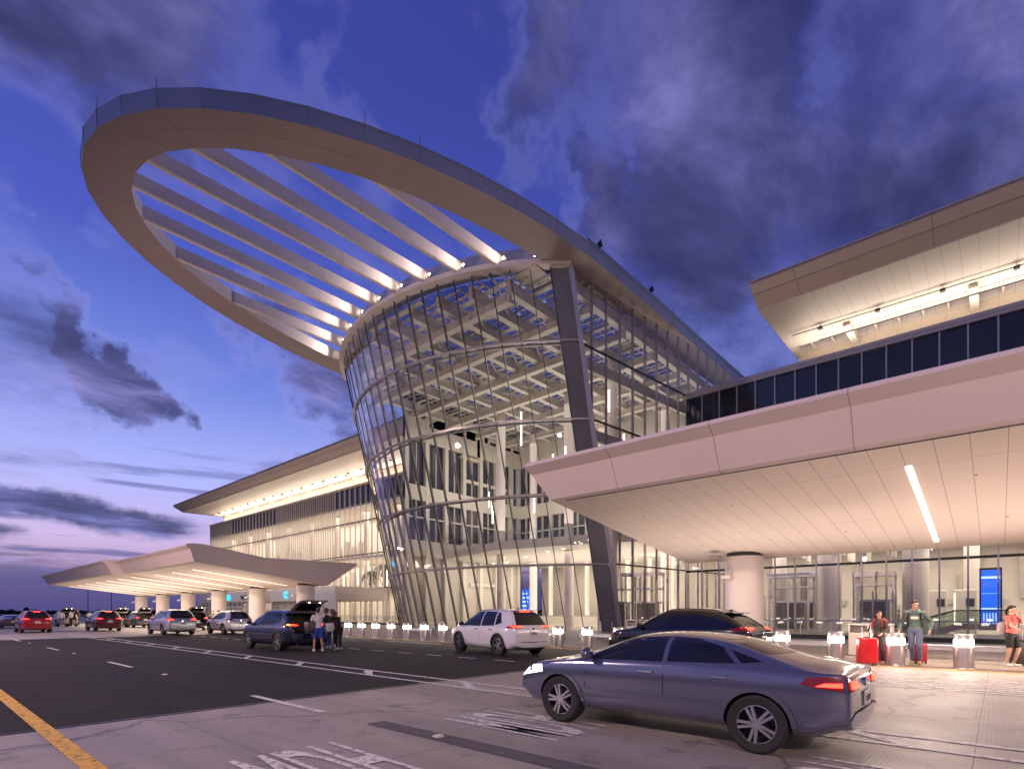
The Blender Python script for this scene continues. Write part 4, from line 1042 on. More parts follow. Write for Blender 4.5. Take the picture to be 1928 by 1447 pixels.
            for i in range(28):   # outer lip
                a0 = 2*math.pi*i/28; a1 = 2*math.pi*(i+1)/28
                rm.quad((wx+wr*.68*math.cos(a0), yo, wr+wr*.68*math.sin(a0)), (wx+wr*.68*math.cos(a1), yo, wr+wr*.68*math.sin(a1)), (wx+wr*.62*math.cos(a1), yo+sg*.004, wr+wr*.62*math.sin(a1)), (wx+wr*.62*math.cos(a0), yo+sg*.004, wr+wr*.62*math.sin(a0)))
            for i in range(5):
                a = 2*math.pi*i/5+.3+wx
                for da in (-.16, .16):
                    p0 = (wx+.05*math.cos(a+da*2), yo+sg*.004, wr+.05*math.sin(a+da*2)); p1 = (wx+wr*.64*math.cos(a+da), yo-sg*.004, wr+wr*.64*math.sin(a+da)); rm.beam(p0, p1, .032, .03, up=(0, 1, 0))
            rm.cyl((wx, yo-sg*.02, wr), (wx, yo+sg*.016, wr), .055, .05, 14)
            part(rm, 'rim', [M['rim'], M['black']], wo, smooth=30)
        # tail lamp wraps round the corner
        tl_ = decal(bvh, [[(max(a, .04), b) for a, b in T['tail']]], pr, L, .008, .08)
        rt = decal(bvh, [[(sg*min(a, W*.83), b) for a, b in T['rtail']]], 'rear', L, .008, .08)
        b = len(tl_.v); tl_.v += rt.v; tl_.f += [tuple(i+b for i in f) for f in rt.f]; tl_.m += rt.m
        lm = part(tl_, 'tail_light', M['redoff'], smooth=50)
        z0, z1 = T['rtail'][0][1], T['rtail'][2][1]
        co = .25
        inner = [[(sg*(min(a, W*.83)*.92+.03), z0+(b-z0)*.5+.03) for a, b in T['rtail']]]
        hm = decal(bvh, inner, 'rear', L, .014, .08)
        if tail: part(hm, 'lamp_glow', M[tail], lm, smooth=50)
        if tail:
            g2 = decal(bvh, [[(.05, z0+.045), (.28, z0+.05), (.2, z0+.085), (.05, z0+.09)]], pr, L, .014, .1); part(g2, 'lamp_glow', M['amber'] if indicator else M[tail], lm)
        if head:
            hl = decal(bvh, [[(L-.62, .70), (L-.10, .60), (L-.08, .68), (L-.25, .76), (L-.6, .80)]], pr, L, .008, .08); part(hl, 'headlight', M['headon'])
    # rear details
    zc = .62 if typ == 'sedan' else .80
    part(decal(bvh, [[(-W*.78, .30), (W*.78, .30), (W*.80, .46), (W*.62, .52), (-W*.62, .52), (-W*.80, .46)]], 'rear', L, .012, .25), 'bumper_skirt', M['black'])
    if plate:
        pl_ = MB(); h, _, _, _ = bvh.ray_cast(Vector((-3, 0, zc)), Vector((1, 0, 0))); xq = h.x-.012
        pl_.rbox(xq-.012, xq+.01, -.16, .16, zc-.08, zc+.08, .008); po = part(pl_, 'number_plate', M['plate'])
        q = MB(); r_ = random.Random(int(x*7))
        for i in range(6): q.box(xq-.016, xq-.012, -.12+.042*i, -.095+.042*i, zc-.03, zc+.035)
        part(q, 'plate_letters', PAINT.get('plateink', M['ink']), po)
    if third: part(decal(bvh, [[(-.2, T['rw'][3][1]+.015), (.2, T['rw'][3][1]+.015), (.2, T['rw'][3][1]+.055), (-.2, T['rw'][3][1]+.055)]], 'rear', L, .03, .2), 'brake_light', M[third])
    if typ in ('suv', 'lux', 'van'):
        for sg in (-1, 1):
            rr = MB(); pts = []
            for i in range(9):
                xx = .85+1.9*i/8; h, _, _, _ = bvh.ray_cast(Vector((xx, sg*W*.60, 4)), Vector((0, 0, -1))); pts.append((xx, sg*W*.60, h.z+(.045 if 0 < i < 8 else .0)))
            rr.tube(pts, .016, 6); part(rr, 'roof_rail', M['silver'] if typ != 'lux' else M['black'], smooth=50)
        if not hatch:
            zr = T['rw'][3][1]; sp = MB(); h, _, _, _ = bvh.ray_cast(Vector((-3, 0, zr+.05)), Vector((1, 0, 0))); xr = h.x
            sp.rbox(xr-.14, xr+.14, -W*.58, W*.58, zr+.045, zr+.085, .015); part(sp, 'spoiler', pmat if typ != 'van' else pmat, smooth=50)
            wp = MB(); h, _, _, _ = bvh.ray_cast(Vector((-3, 0, T['rw'][0][1]+.02)), Vector((1, 0, 0))); wp.beam((h.x-.02, 0, T['rw'][0][1]+.03), (h.x+.10, .34, T['rw'][0][1]+.12), .02, .02); part(wp, 'wiper', M['black'])
        af = MB(); h, _, _, _ = bvh.ray_cast(Vector((.95, 0, 4)), Vector((0, 0, -1))); af.prism([(.85, h.z-.01), (1.02, h.z-.01), (.88, h.z+.06)], 'y', -.015, .015); part(af, 'antenna_fin', M['black'])
    bd = MB(); h, _, _, _ = bvh.ray_cast(Vector((-3, 0, zc+.17)), Vector((1, 0, 0))); bd.cyl((h.x-.02, 0, zc+.17), (h.x+.01, 0, zc+.17), .045, .045, 14)
    if not hatch: part(bd, 'badge', M['chrome'])
    if typ in ('suv', 'lux'):
        for sg in (-1, 1): ex = MB(); ex.cyl((-.01, sg*.5, .27), (.3, sg*.5, .27), .03, .03, 10); part(ex, 'exhaust', M['chrome'])
    if hatch:
        gm = MB(); zr = 1.60; prof = []
        for i in range(9):
            t = i/8; prof.append((.42-1.0*t, zr+.42*t+.12*math.sin(math.pi*t)))
        hw = W*.66
        for i in range(8):
            (xa, za), (xb, zb) = prof[i], prof[i+1]; wa = hw*(1-.03*i); wb = hw*(1-.03*(i+1))
            for dz, s_ in ((0, 1), (-.07, -1)):
                gm.quad((xa, -wa, za+dz), (xa, wa, za+dz), (xb, wb, zb+dz), (xb, -wb, zb+dz), 0 if dz == 0 else 1)
            for sg in (-1, 1): gm.quad((xa, sg*wa, za), (xa, sg*wa, za-.07), (xb, sg*wb, zb-.07), (xb, sg*wb, zb))
        xb, zb = prof[-1]; gm.quad((xb, -hw*.76, zb), (xb, hw*.76, zb), (xb, hw*.76, zb-.07), (xb, -hw*.76, zb-.07))
        g = part(gm, 'tailgate', [pmat, M['fin']], smooth=40)
        gw = MB(); gw.quad((prof[1][0], -hw*.8, prof[1][1]-.085), (prof[1][0], hw*.8, prof[1][1]-.085), (prof[5][0], hw*.72, prof[5][1]-.085), (prof[5][0], -hw*.72, prof[5][1]-.085)); part(gw, 'rear_window', M['cglass'], g)
        for sg in (-1, 1):
            st_ = MB(); st_.cyl((.42, sg*hw*1.0, 1.32), (-.05, sg*hw*.95, 1.66), .012, .012, 6); part(st_, 'gas_strut', M['black'], g)
            lg = MB(); lg.ell((-.40, sg*.22, prof[6][1]-.08), (.03, .03, .012), n=8); part(lg, 'gate_lamp', M['spotlens'], g)
    return root

paint('white_paint', (.72, .72, .76), 0, .25); paint('black_paint', (.008, .008, .012), .2, .15); paint('navy_paint', (.018, .024, .055), .5, .25)
paint('silver_paint', (.42, .44, .48), .7, .3); paint('pale_silver_paint', (.58, .60, .64), .5, .3); paint('red_paint', (.28, .012, .02), .3, .25)
paint('dark_red_paint', (.10, .01, .015), .4, .25); paint('grey_paint', (.09, .09, .10), .6, .3); paint('tan_paint', (.34, .29, .24), .5, .3); paint('slate_paint', (.16, .17, .25), .65, .17)
car('parked_suv', 'white SUV pulled in at the bollards with brake lights lit', 'suv', 'suv', PAINT['white_paint'], -12.2, 14.85, 12.5, 'redon', third='redon', seams=True)
car('parked_suv', 'black luxury SUV with roof spoiler beside the bollards behind the moving sedan', 'suv', 'lux', PAINT['black_paint'], -5.0, 16.35, 4, 'redon', seams=True, clad=False)
car('parked_suv', 'dark blue SUV with raised tailgate being loaded by a man in blue shorts', 'suv', 'suv', PAINT['navy_paint'], -20.55, 10.95, 0, 'redon', hatch=True, seams=True, indicator=True)
car('parked_suv', 'pale silver SUV stopped just left of the dark blue SUV', 'suv', 'suv', PAINT['pale_silver_paint'], -39.8, 16.1, 1, None)
car('minivan', 'silver minivan with red tail lights driving toward the far canopy', 'minivan', 'van', PAINT['silver_paint'], -41.4, 12.9, 1, 'redon')
car('minivan', 'black minivan with raised tailgate behind the silver minivan', 'minivan', 'van', PAINT['black_paint'], -50.0, 16.7, 0, 'redglow', hatch=True)
car('parked_suv', 'grey SUV with raised tailgate under the far canopy left of the silver minivan', 'suv', 'suv', PAINT['grey_paint'], -64.0, 16.6, 0, 'redglow', hatch=True)
car('moving_suv', 'dark red SUV braking in the lane left of the far canopy columns', 'suv', 'suv', PAINT['dark_red_paint'], -54.3, 11.6, 0, 'redon', third='redon')
car('hatchback', 'bright red hatchback with brake lights lit farthest left in the lane', 'hatchback', 'suv', PAINT['red_paint'], -53.6, 7.0, 0, 'redon', third='redon')
car('sedan', 'dark sedan at the left picture edge beyond the red hatchback', 'sedan', 'sedan', PAINT['grey_paint'], -71.0, 7.5, 0, None)
car('parked_suv', 'tan SUV with open tailgate behind the blue luggage boxes', 'suv', 'suv', PAINT['tan_paint'], -75.5, 12.4, 0, None, hatch=True)
car('parked_suv', 'brown SUV with open tailgate and amber lamp beyond the dark red SUV', 'suv', 'suv', PAINT['tan_paint'], -69.5, 15.9, 0, 'redglow', hatch=True, indicator=True)
PAINT['plateink'] = M['ink']
car('moving_sedan', 'slate blue sedan driving past nearest the camera with headlights on', 'sedan', 'sedan', PAINT['slate_paint'], -1.12, 7.1, 0, 'redon', seams=True, head=True, clad=False, plate=True, group='moving cars', lvl=3)

# ------------------------------------------------------------------ bollards
bol = None; nb_ = 0
def make_bollard():
    b = thing('lit_bollard', 'x', 'bollard', (0, 0, 0), 0, 'steel bollards with glowing bands along the kerb')
    m = MB(); m.lathe([(.235, 0), (.235, .02), (.225, .03), (.225, .60), (.215, .61)], n=36); m.build('post', M['steel'], b, smooth=35, sub=False)
    m = MB(); m.lathe([(.222, .612), (.222, .80)], n=32); m.build('lamp_band', M['lampband'], b, smooth=35, sub=False)
    m = MB(); m.lathe([(.226, .802), (.226, .925), (.21, .945), (.1, .955)], n=36); m.build('bollard_cap', M['steel'], b, smooth=30, sub=False)
    return b
xsb = [-.71-1.537*k for k in range(28)]
skip = set()
words = ['nearest the right picture edge, right of the two travellers', 'in front of the man in the green hoodie', 'just left of the big red suitcase', 'standing right of the black SUV tail']
for k, x in enumerate(xsb):
    if k == 0: b = make_bollard(); proto = b
    else: b = copy_tree(proto)
    b.location = (x, 19.42, 0)
    if k < 4: lb = 'lit steel bollard '+words[k]
    elif k < 8: lb = 'lit steel bollard hidden behind or beside the black SUV, number %s leftward' % ['one', 'two', 'three', 'four'][k-4]
    elif k < 11: lb = 'lit steel bollard %s between the black and the white SUV' % ['rightmost', 'middle', 'leftmost'][k-8]
    elif k < 14: lb = 'lit steel bollard behind the white SUV, %s one' % ['rightmost', 'middle', 'leftmost'][k-11]
    elif k < 22: lb = 'lit steel bollard left of the white SUV, %s of the row' % ['first', 'second', 'third', 'fourth', 'fifth', 'sixth', 'seventh', 'eighth'][k-14]
    else: lb = 'lit steel bollard behind the people at the dark blue SUV, %s from the right' % ['first', 'second', 'third', 'fourth', 'fifth', 'sixth'][k-22]
    b['label'] = lb
for x in (.827,):
    b = copy_tree(proto); b.location = (x, 19.42, 0); b['label'] = 'lit steel bollard just outside the right picture edge'
# light thrown by the lamp bands
for k, x in enumerate([.827]+xsb[:26]): light('POINT', 'bollard_glow', (x, 19.42-.32, .74), 13, (1, .80, .64), .06)

# ------------------------------------------------------------------ benches, rail, bins
def bench(x0, x1, y, label):
    b = thing('bench', label, 'bench', ((x0+x1)/2, y, 0), 0, 'metal benches behind the bollards')
    m = MB(); m.rbox(x0, x1, y-.22, y+.22, .42, .47, .012); m.build('seat', M['silver'], b)
    m = MB(); m.box(x0+.05, x1-.05, y-.2, y-.17, .30, .42); m.build('apron', M['silver'], b)
    for x in (x0+.2, x1-.2):
        m = MB(); m.box(x-.03, x+.03, y-.2, y+.2, .0, .42); m.build('leg', M['silver'], b)
bench(-6.9, -4.35, 23.2, 'steel bench between the two bollards right of the black SUV')
bench(-2.5, 3.4, 23.2, 'long steel bench behind the travellers at right')
bench(-16.2, -13.6, 23.6, 'steel bench at the foot of the rotunda between black and white SUV')
bench(-20.0, -17.2, 23.6, 'steel bench hidden partly behind the white SUV')
bench(-25.8, -22.6, 23.6, 'steel bench behind the bollards left of the white SUV')
bench(-31.0, -27.8, 23.6, 'steel bench behind the bollards farthest left')
def guard(x0, x1, y, label):
    g = thing('glass_railing', label, 'railing', ((x0+x1)/2, y, 0))
    m = MB(); m.box(x0, x1, y-.08, y+.08, 0, .24); m.build('base_rail', M['joint'], g)
    m = MB(); m.tube([(x0, y, 1.07), (x1, y, 1.07)], .028, 8); m.build('handrail', M['silver'], g)
    k = int((x1-x0)/1.6)
    for i in range(k+1):
        x = x0+(x1-x0)*i/k; m = MB(); m.box(x-.02, x+.02, y-.03, y+.03, .24, 1.05); m.build('post', M['silver'], g)
        if i < k: m = MB(); m.quad((x+.03, y, .26), (x+(x1-x0)/k-.03, y, .26), (x+(x1-x0)/k-.03, y, 1.0), (x+.03, y, 1.0)); m.build('glass_panel', M['rail_glass'], g)
guard(-18.5, 12, 36, 'glass railing with dark base in front of the glazed wall at right')
guard(-76, -54, 40.5, 'glass railing in front of the far wing left of the rotunda')
def binn(x, y, label, name='litter_bin', h=1.15, w=.62):
    b = thing(name, label, 'litter bin', (x, y, 0), 0, 'paired waste bins')
    m = MB(); m.rbox(x-w/2, x+w/2, y-.28, y+.28, 0.02, h*.72, .02); m.build('bin_body', M['panel'], b)
    m = MB(); m.box(x-w/2, x-w/2+.05, y-.28, y+.28, h*.72, h*.95); m.box(x+w/2-.05, x+w/2, y-.28, y+.28, h*.72, h*.95); m.box(x-w/2+.05, x+w/2-.05, y+.1, y+.14, h*.72, h*.95); m.rbox(x-w/2-.02, x+w/2+.02, y-.3, y+.3, h*.95, h, .01); m.build('bin_hood', M['panel'], b)
    m = MB(); m.box(x-w/2+.06, x+w/2-.06, y-.25, y+.05, h*.72, h*.73); m.build('opening', M['black'], b)
binn(-3.72, 23.0, 'pinkish waste bin behind the woman with the red suitcase, left one'); binn(-3.05, 23.0, 'pinkish waste bin behind the woman with the red suitcase, right one')
binn(-14.9, 26.8, 'pale waste bin left of the black SUV bonnet, left one'); binn(-14.1, 26.8, 'pale waste bin left of the black SUV bonnet, right one')
def scooter(x, y, rz, label):
    s = thing('kick_scooter', label, 'scooter', (x, y, 0), rz, 'kick scooters by the rotunda')
    m = MB(); m.rbox(-.42, .32, -.08, .08, .12, .16, .01); m.build('deck', M['black'], s, sub=False)
    m = MB(); m.tube([(.38, 0, .12), (.30, 0, 1.05)], .025, 8); m.build('stem', M['fin'], s, sub=False)
    m = MB(); m.tube([(.30, -.22, 1.08), (.30, .22, 1.08)], .018, 8); m.rbox(.24, .36, -.09, .09, 1.05, 1.14, .02); m.build('handlebar', M['black'], s, sub=False)
    for q in (-.48, .40):
        m = MB(); m.cyl((q, -.02, .1), (q, .02, .1), .1, .1, 18); m.build('wheel', M['rubber'], s, sub=False)
scooter(-17.9, 27.6, .5, 'dark kick scooter parked left of its pair by the rotunda'); scooter(-17.2, 27.7, .7, 'dark kick scooter parked right of its pair by the rotunda')
def mast(x, y, h, label):
    s = thing('light_mast', label, 'light mast', (x, y, 0)); m = MB(); m.cyl((x, y, 0), (x, y, h), .14, .08, 8); m.build('pole', M['pole'], s)
    m = MB(); m.box(x-.8, x+.8, y-.15, y+.15, h, h+.2); m.build('lamp_head', M['pole'], s)
def at(u, v, d):
    cx_ = (u-964)/1030*d; return (.7475*cx_-.6643*d, .6646*cx_+.7472*d)
p_ = at(166, 0, 150); mast(p_[0], p_[1], 8.4, 'thin dark light mast left of the far canopy'); p_ = at(210, 0, 135); mast(p_[0], p_[1], 8, 'thin pale light mast beside the far canopy columns')
# far wood on the horizon
m = MB(); rw_ = random.Random(11)
for k in range(520):
    u = -900+k*5.2*.9; d = 560+rw_.uniform(-20, 30); x, y = at(u, 0, d); h = rw_.uniform(1.2, 3.2)
    if rw_.random() < .12: h += rw_.uniform(.8, 2.2)
    m.ell((x, y, h*.45), (rw_.uniform(2.5, 5), rw_.uniform(2.5, 4), h), n=6)
o = m.build('far_wood', M['wood']); o['kind'] = 'stuff'
fl = MB()
for (u, v) in ((20, 1144), (72, 1142), (-30, 1146)):
    x, y = at(u, 0, 540); fl.ell((x, y, 1.55+(1152-v)*540/1030), (.35, .35, .35), n=6)

# ------------------------------------------------------------------ luggage
def rough_col(name, c, r=.4): 
    if name not in M: M[name] = pm(name, c, r, var=.05, scale=8)
    return M[name]
rough_col('red_shell', (.62, .012, .02), .3); rough_col('maroon_shell', (.22, .01, .05), .35); rough_col('dark_red_shell', (.36, .015, .035), .4); rough_col('dark_shell', (.045, .04, .042), .5)
rough_col('cyan_box', (.02, .42, .68)); rough_col('blue_box', (.05, .05, .35))
def suitcase(x, y, rz, w, d, h, mat, label, handle=.42, ribs=0, name='suitcase'):
    s = thing(name, label, 'suitcase', (x, y, 0), rz, None)
    m = MB(); m.rbox(-w/2, w/2, -d/2, d/2, .06, .06+h, min(w, d)*.16, 3)
    for i in range(ribs):
        xx = -w/2+w*(i+1)/(ribs+1); m.rbox(xx-.012, xx+.012, -d/2-.006, d/2+.006, .12, h, .005)
    m.build('shell', mat, s, smooth=40, sub=False)
    m = MB(); m.rbox(-w/2-.004, w/2+.004, -.012, .012, .06, .064+h, .004); m.build('zip', M['black'], s, sub=False)
    m = MB()
    for sx_ in (-1, 1): m.cyl((sx_*w*.22, d*.18, .05+h), (sx_*w*.22, d*.18, .06+h+handle), .011, .011, 8)
    m.rbox(-w*.26, w*.26, d*.18-.02, d*.18+.02, .05+h+handle, .09+h+handle, .012); m.build('pull_handle', M['silver'], s, sub=False)
    m = MB(); m.rbox(-.09, .09, -.02, .02, .06+h, .09+h, .008); m.build('grab_handle', M['black'], s, sub=False)
    for sx_ in (-1, 1):
        for sy in (-1, 1):
            m = MB(); m.cyl((sx_*w*.38-.015, sy*d*.34, .032), (sx_*w*.38+.015, sy*d*.34, .032), .032, .032, 12); m.box(sx_*w*.38-.02, sx_*w*.38+.02, sy*d*.34-.02, sy*d*.34+.02, .04, .08); m.build('wheel', M['black'], s, sub=False)
    return s
def atg(u, v): d = 1596.5/(v-1152); return at(u, v, d)
x, y = atg(1632, 1251.5); suitcase(x, y, R(28), .50, .30, .74, M['red_shell'], 'large bright red hard suitcase held by the woman in the dark jacket')
x, y = atg(1668, 1246); suitcase(x, y, R(60), .42, .26, .60, M['maroon_shell'], 'ribbed maroon suitcase between the red suitcase and the bollard', ribs=5)
x, y = atg(1730, 1248.5); suitcase(x, y, R(38), .36, .24, .54, M['dark_red_shell'], 'small dark red suitcase pulled by the man in the green hoodie', .58, 3)
x, y = atg(1921, 1252.5); suitcase(x, y, R(40), .46, .28, .62, M['dark_shell'], 'dark suitcase in front of the woman in the pink shirt at right', .52)
def crate(x, y, w, d, h, mat, label):
    s = thing('luggage_box', label, 'box', (x, y, 0)); m = MB(); m.rbox(-w/2, w/2, -d/2, d/2, 0, h*.9, .03); m.build('box_body', mat, s, sub=False)
    m = MB(); m.rbox(-w/2-.02, w/2+.02, -d/2-.02, d/2+.02, h*.9, h, .02); m.build('lid', mat, s, sub=False)
x, y = at(107, 0, 60); crate(x, y, .62, .45, .78, M['cyan_box'], 'bright cyan box standing behind the tan SUV'); x, y = at(128, 0, 61); crate(x, y, .62, .45, .58, M['blue_box'], 'dark blue box beside the cyan box')
m = MB(); m.rbox(-20.3, -19.95, 11.35, 11.7, .76, 1.12, .07, 3); o = m.build('carrier_bag', rough_col('pale_bag', (.5, .5, .55)), None, smooth=50); tag(o, 'pale plastic bag in the open boot of the dark blue SUV', 'bag')
m = MB(); m.rbox(-20.4, -20.0, 10.6, 11.2, .76, 1.2, .08, 3); o = m.build('duffel_bag', rough_col('dark_bag', (.06, .05, .07)), None, smooth=50); tag(o, 'dark holdall in the open boot of the dark blue SUV', 'bag')

# ------------------------------------------------------------------ people
def lerp(a, b, t): return Vector(a)*(1-t)+Vector(b)*t
def remesh(m, name, mat, parent, vox, smooth=6):
    o = m.build('tmp', mat, None, sub=False)
    md = o.modifiers.new('r', 'REMESH'); md.mode = 'VOXEL'; md.voxel_size = vox; md.use_smooth_shade = True
    ms_ = o.modifiers.new('s', 'SMOOTH'); ms_.iterations = smooth; ms_.factor = .5
    me = eval_mesh(o); bpy.data.objects.remove(o); me.name = name; me.materials.clear(); me.materials.append(mat); me.shade_smooth()
    q = bpy.data.objects.new(name, me); COL.objects.link(q); q.parent = parent; return q
def person(label, x, y, rz, h, top, bottom, hair, skin='skin', shoes='white_shoe', J=None, sleeves='long', legs='long', hairlen='short', cap=None, vox=.011, lean=0.0, turn=0.0, female=False, cat='person', group=None):
    """local frame: facing -Y, x to the person's left; built at 1.75 m and scaled"""
    p = thing('person', label, cat, (x, y, 0), rz, group); k = h/1.75; p.scale = (k, k, k)
    D = dict(pel=(0, 0, .94), che=(0, -.25*lean, 1.27), nek=(0, -.55*lean, 1.47), hed=(0, -.62*lean-.015, 1.63),
             shL=(.185, -.5*lean, 1.41), shR=(-.185, -.5*lean, 1.41), elL=(.25, .02, 1.13), elR=(-.25, .02, 1.13), wrL=(.26, -.10, .89), wrR=(-.26, -.10, .89),
             hiL=(.09, 0, .92), hiR=(-.09, 0, .92), knL=(.10, -.03, .50), knR=(-.10, -.03, .50), anL=(.105, .02, .085), anR=(-.105, .02, .085))
    if female: D['shL'] = (.165, -.5*lean, 1.40); D['shR'] = (-.165, -.5*lean, 1.40)
    if J: D.update(J)
    D = {a: Vector(b) for a, b in D.items()}
    b = MB(); rot_ = Matrix.Rotation(turn, 3, 'Z')
    H = D['hed']
    def hp(v): return H+rot_@Vector(v)
    b.ell(H+Vector((0, 0, .025)), (.073, .092, .098), rot_, 16); b.ell(hp((0, -.022, -.045)), (.056, .066, .072), rot_, 14)
    b.cyl(hp((0, -.085, .02)), hp((0, -.112, -.022)), .008, .017, 8); b.ell(hp((0, -.105, -.022)), (.018, .014, .012), rot_, 8)
    b.ell(hp((0, -.082, -.062)), (.026, .012, .009), rot_, 8); b.ell(hp((0, -.073, -.098)), (.022, .018, .016), rot_, 8)
    for s in (-1, 1): b.ell(hp((s*.076, .005, -.01)), (.011, .022, .032), rot_, 8); b.ell(hp((s*.03, -.08, .035)), (.026, .012, .009), rot_, 8)
    b.cap(D['nek'], lerp(D['nek'], H, .55), .058, .052)
    mid = lerp(D['pel'], D['che'], .5)
    b.ell(D['pel'], (.150, .105, .12), None, 14); b.ell(mid, (.125, .09, .16), None, 14); b.ell(D['che'], (.155, .10, .17), None, 14); b.cap(D['shL'], D['shR'], .055, .055)
    for s in 'LR':
        sh, el, wr_ = D['sh'+s], D['el'+s], D['wr'+s]; b.cap(sh, el, .048, .038); b.cap(el, wr_, .038, .025)
        hp_, kn, an = D['hi'+s], D['kn'+s], D['an'+s]; b.cap(hp_, kn, .082, .052); b.cap(kn, lerp(kn, an, .35), .052, .052); b.cap(lerp(kn, an, .35), an, .052, .034)
        b.cap(an+Vector((0, .02, -.03)), an+Vector((.01 if s == 'L' else -.01, -.15, -.055)), .033, .025)
        # hand: palm, thumb and four fingers curled
        d = (wr_-el).normalized(); side = Vector((-1 if s == 'L' else 1, 0, 0)); side = (side-d*side.dot(d)).normalized(); fr = d.cross(side)
        pc = wr_+d*.05; b.ell(pc, (.026, .026, .026), None, 8); b.cap(wr_+d*.01, wr_+d*.085, .026, .03, 8)
        for q, (o_, L_) in enumerate(((-.028, .065), (-.010, .075), (.010, .07), (.027, .055))):
            a0 = wr_+d*.085+fr*o_; a1 = a0+(d*.8+side*.35).normalized()*L_*.5; a2 = a1+(d*.35+side*.9).normalized()*L_*.55
            b.cap(a0, a1, .0095, .0088, 6); b.cap(a1, a2, .0088, .0075, 6)
        t0 = wr_+d*.03-fr*.024; b.cap(t0, t0+(d*.6-fr*.6+side*.4).normalized()*.045, .012, .010, 6); b.cap(t0+(d*.6-fr*.6+side*.4).normalized()*.045, t0+(d*1.0-fr*.45+side*.7).normalized()*.075, .010, .0085, 6)
    body = remesh(b, 'body', M[skin], p, vox)
    e = MB()
    for s in (-1, 1): e.ell(hp((s*.030, -.0885, .018)), (.0065, .004, .004), rot_, 8)
    e.build('eyes', M['ink'], p, sub=False)
    l = MB(); l.ell(hp((0, -.094, -.062)), (.022, .004, .005), rot_, 8); l.build('lips', M['redlip'], p, sub=False)
    # clothes
    c = MB(); g = .016
    c.ell(D['pel']+Vector((0, 0, .05)), (.163, .118, .12), None, 14); c.ell(mid, (.142, .106, .17), None, 14); c.ell(D['che'], (.168, .117, .175), None, 14); c.cap(D['shL'], D['shR'], .070, .070); c.cap(lerp(D['nek'], D['che'], .25), D['nek']-Vector((0, 0, .01)), .085, .066)
    for s in 'LR':
        sh, el, wr_ = D['sh'+s], D['el'+s], D['wr'+s]
        if sleeves == 'long': c.cap(sh, el, .068, .054); c.cyl(el, lerp(el, wr_, .95), .053, .038, 12); c.ell(el, (.054,)*3); 
        else: c.cyl(sh, lerp(sh, el, .62), .066, .064, 14); c.ell(sh, (.066,)*3)
    remesh(c, 'top', M[top], p, vox, 4)
    c = MB(); c.ell(D['pel']+Vector((0, .0, -.01)), (.160, .116, .11), None, 14)
    for s in 'LR':
        hp_, kn, an = D['hi'+s], D['kn'+s], D['an'+s]
        if legs == 'long': c.cap(hp_, kn, .094, .066); c.cyl(kn, lerp(kn, an, .96), .066, .050, 14)
        else: c.cyl(hp_, lerp(hp_, kn, .9 if legs == 'knee' else .55), .095, .085, 16); c.ell(hp_, (.095,)*3)
    remesh(c, 'trousers' if legs == 'long' else 'shorts', M[bottom], p, vox, 4)
    for s in 'LR':
        an = D['an'+s]; q = MB(); sx_ = .01 if s == 'L' else -.01
        q.cap(an+Vector((0, .035, -.040)), an+Vector((sx_, -.165, -.050)), .046, .037, 10); q.cap(an+Vector((0, .02, -.03)), an+Vector((0, .01, .01)), .048, .045, 10)
        qo = q.build('shoe', M[shoes], p, smooth=60, sub=False)
    # hair
    q = MB(); rr = Matrix.Rotation(turn, 3, 'Z')
    q.ell(hp((0, .018, .052)), (.083, .092, .085), rr, 18); q.ell(hp((0, -.055, .090)), (.06, .042, .03), rr, 12)
    if hairlen == 'curly':
        r_ = random.Random(4)
        for i in range(46): q.ell(hp((r_.uniform(-.10, .10), r_.uniform(-.03, .11), r_.uniform(-.05, .15))), (.035,)*3, None, 6)
    elif hairlen == 'long': q.cap(hp((0, .07, .02)), hp((.02, .10, -.16)), .065, .035); q.cap(hp((.02, .10, -.16)), hp((.05, .10, -.30)), .035, .015)
    elif hairlen == 'pony': q.cap(hp((0, .09, .03)), hp((0, .13, -.02)), .035, .04); q.cap(hp((0, .13, -.02)), hp((0, .13, -.16)), .04, .018)
    else: q.ell(hp((0, .05, -.01)), (.072, .055, .06), rr, 12)
    remesh(q, 'hair', M[hair], p, .011, 2)
    if cap:
        q = MB(); q.ell(hp((0, .005, .075)), (.088, .10, .075), rr, 18); q.ell(hp((0, -.11, .068)), (.065, .065, .010), rr, 12); q.build('cap', M[cap], p, smooth=60, sub=False)
    return p
for nm, c in (('redlip', (.40, .10, .09)), ('green_cloth', (.115, .165, .15)), ('jeans', (.10, .115, .20)), ('tan_shoe', (.45, .30, .12)), ('dark_jacket', (.065, .055, .045)), ('dark_trouser', (.03, .025, .025)),
              ('pink_cloth', (.72, .13, .11)), ('black_cloth', (.012, .012, .014)), ('white_shoe', (.62, .62, .64)), ('white_cloth', (.58, .56, .60)), ('blue_cloth', (.02, .06, .42)), ('brown_hair', (.06, .03, .02)), ('dark_hair', (.018, .010, .008)),
              ('light_hair', (.16, .08, .045)), ('cap_blue', (.03, .05, .20)), ('red_cloth', (.5, .02, .03)), ('khaki', (.20, .16, .11)), ('blue_jean', (.03, .06, .32)), ('pink_shoe', (.6, .28, .26)), ('backpack', (.30, .26, .27))):
    M[nm] = pm(nm, c, .8 if 'shoe' not in nm else .5, var=.12, scale=14, bump=.25, bscale=30)
def face(dx, dy): return math.atan2(dx, -dy)   # rotation that turns the local -Y face toward (dx, dy)
x, y = atg(1655, 1248.5)
pw = person('woman in dark jacket looking right, hand on the large red suitcase', x, y, face(-.25, -1), 1.60, 'dark_jacket', 'dark_trouser', 'dark_hair', shoes='pink_shoe', hairlen='long', turn=R(55), female=True,
       J=dict(elR=(-.26, -.06, 1.13), wrR=(-.30, -.30, 1.04), elL=(.24, .0, 1.13), wrL=(.17, -.20, 1.0), knL=(.08, -.05, .5), anR=(-.08, .05, .085)))
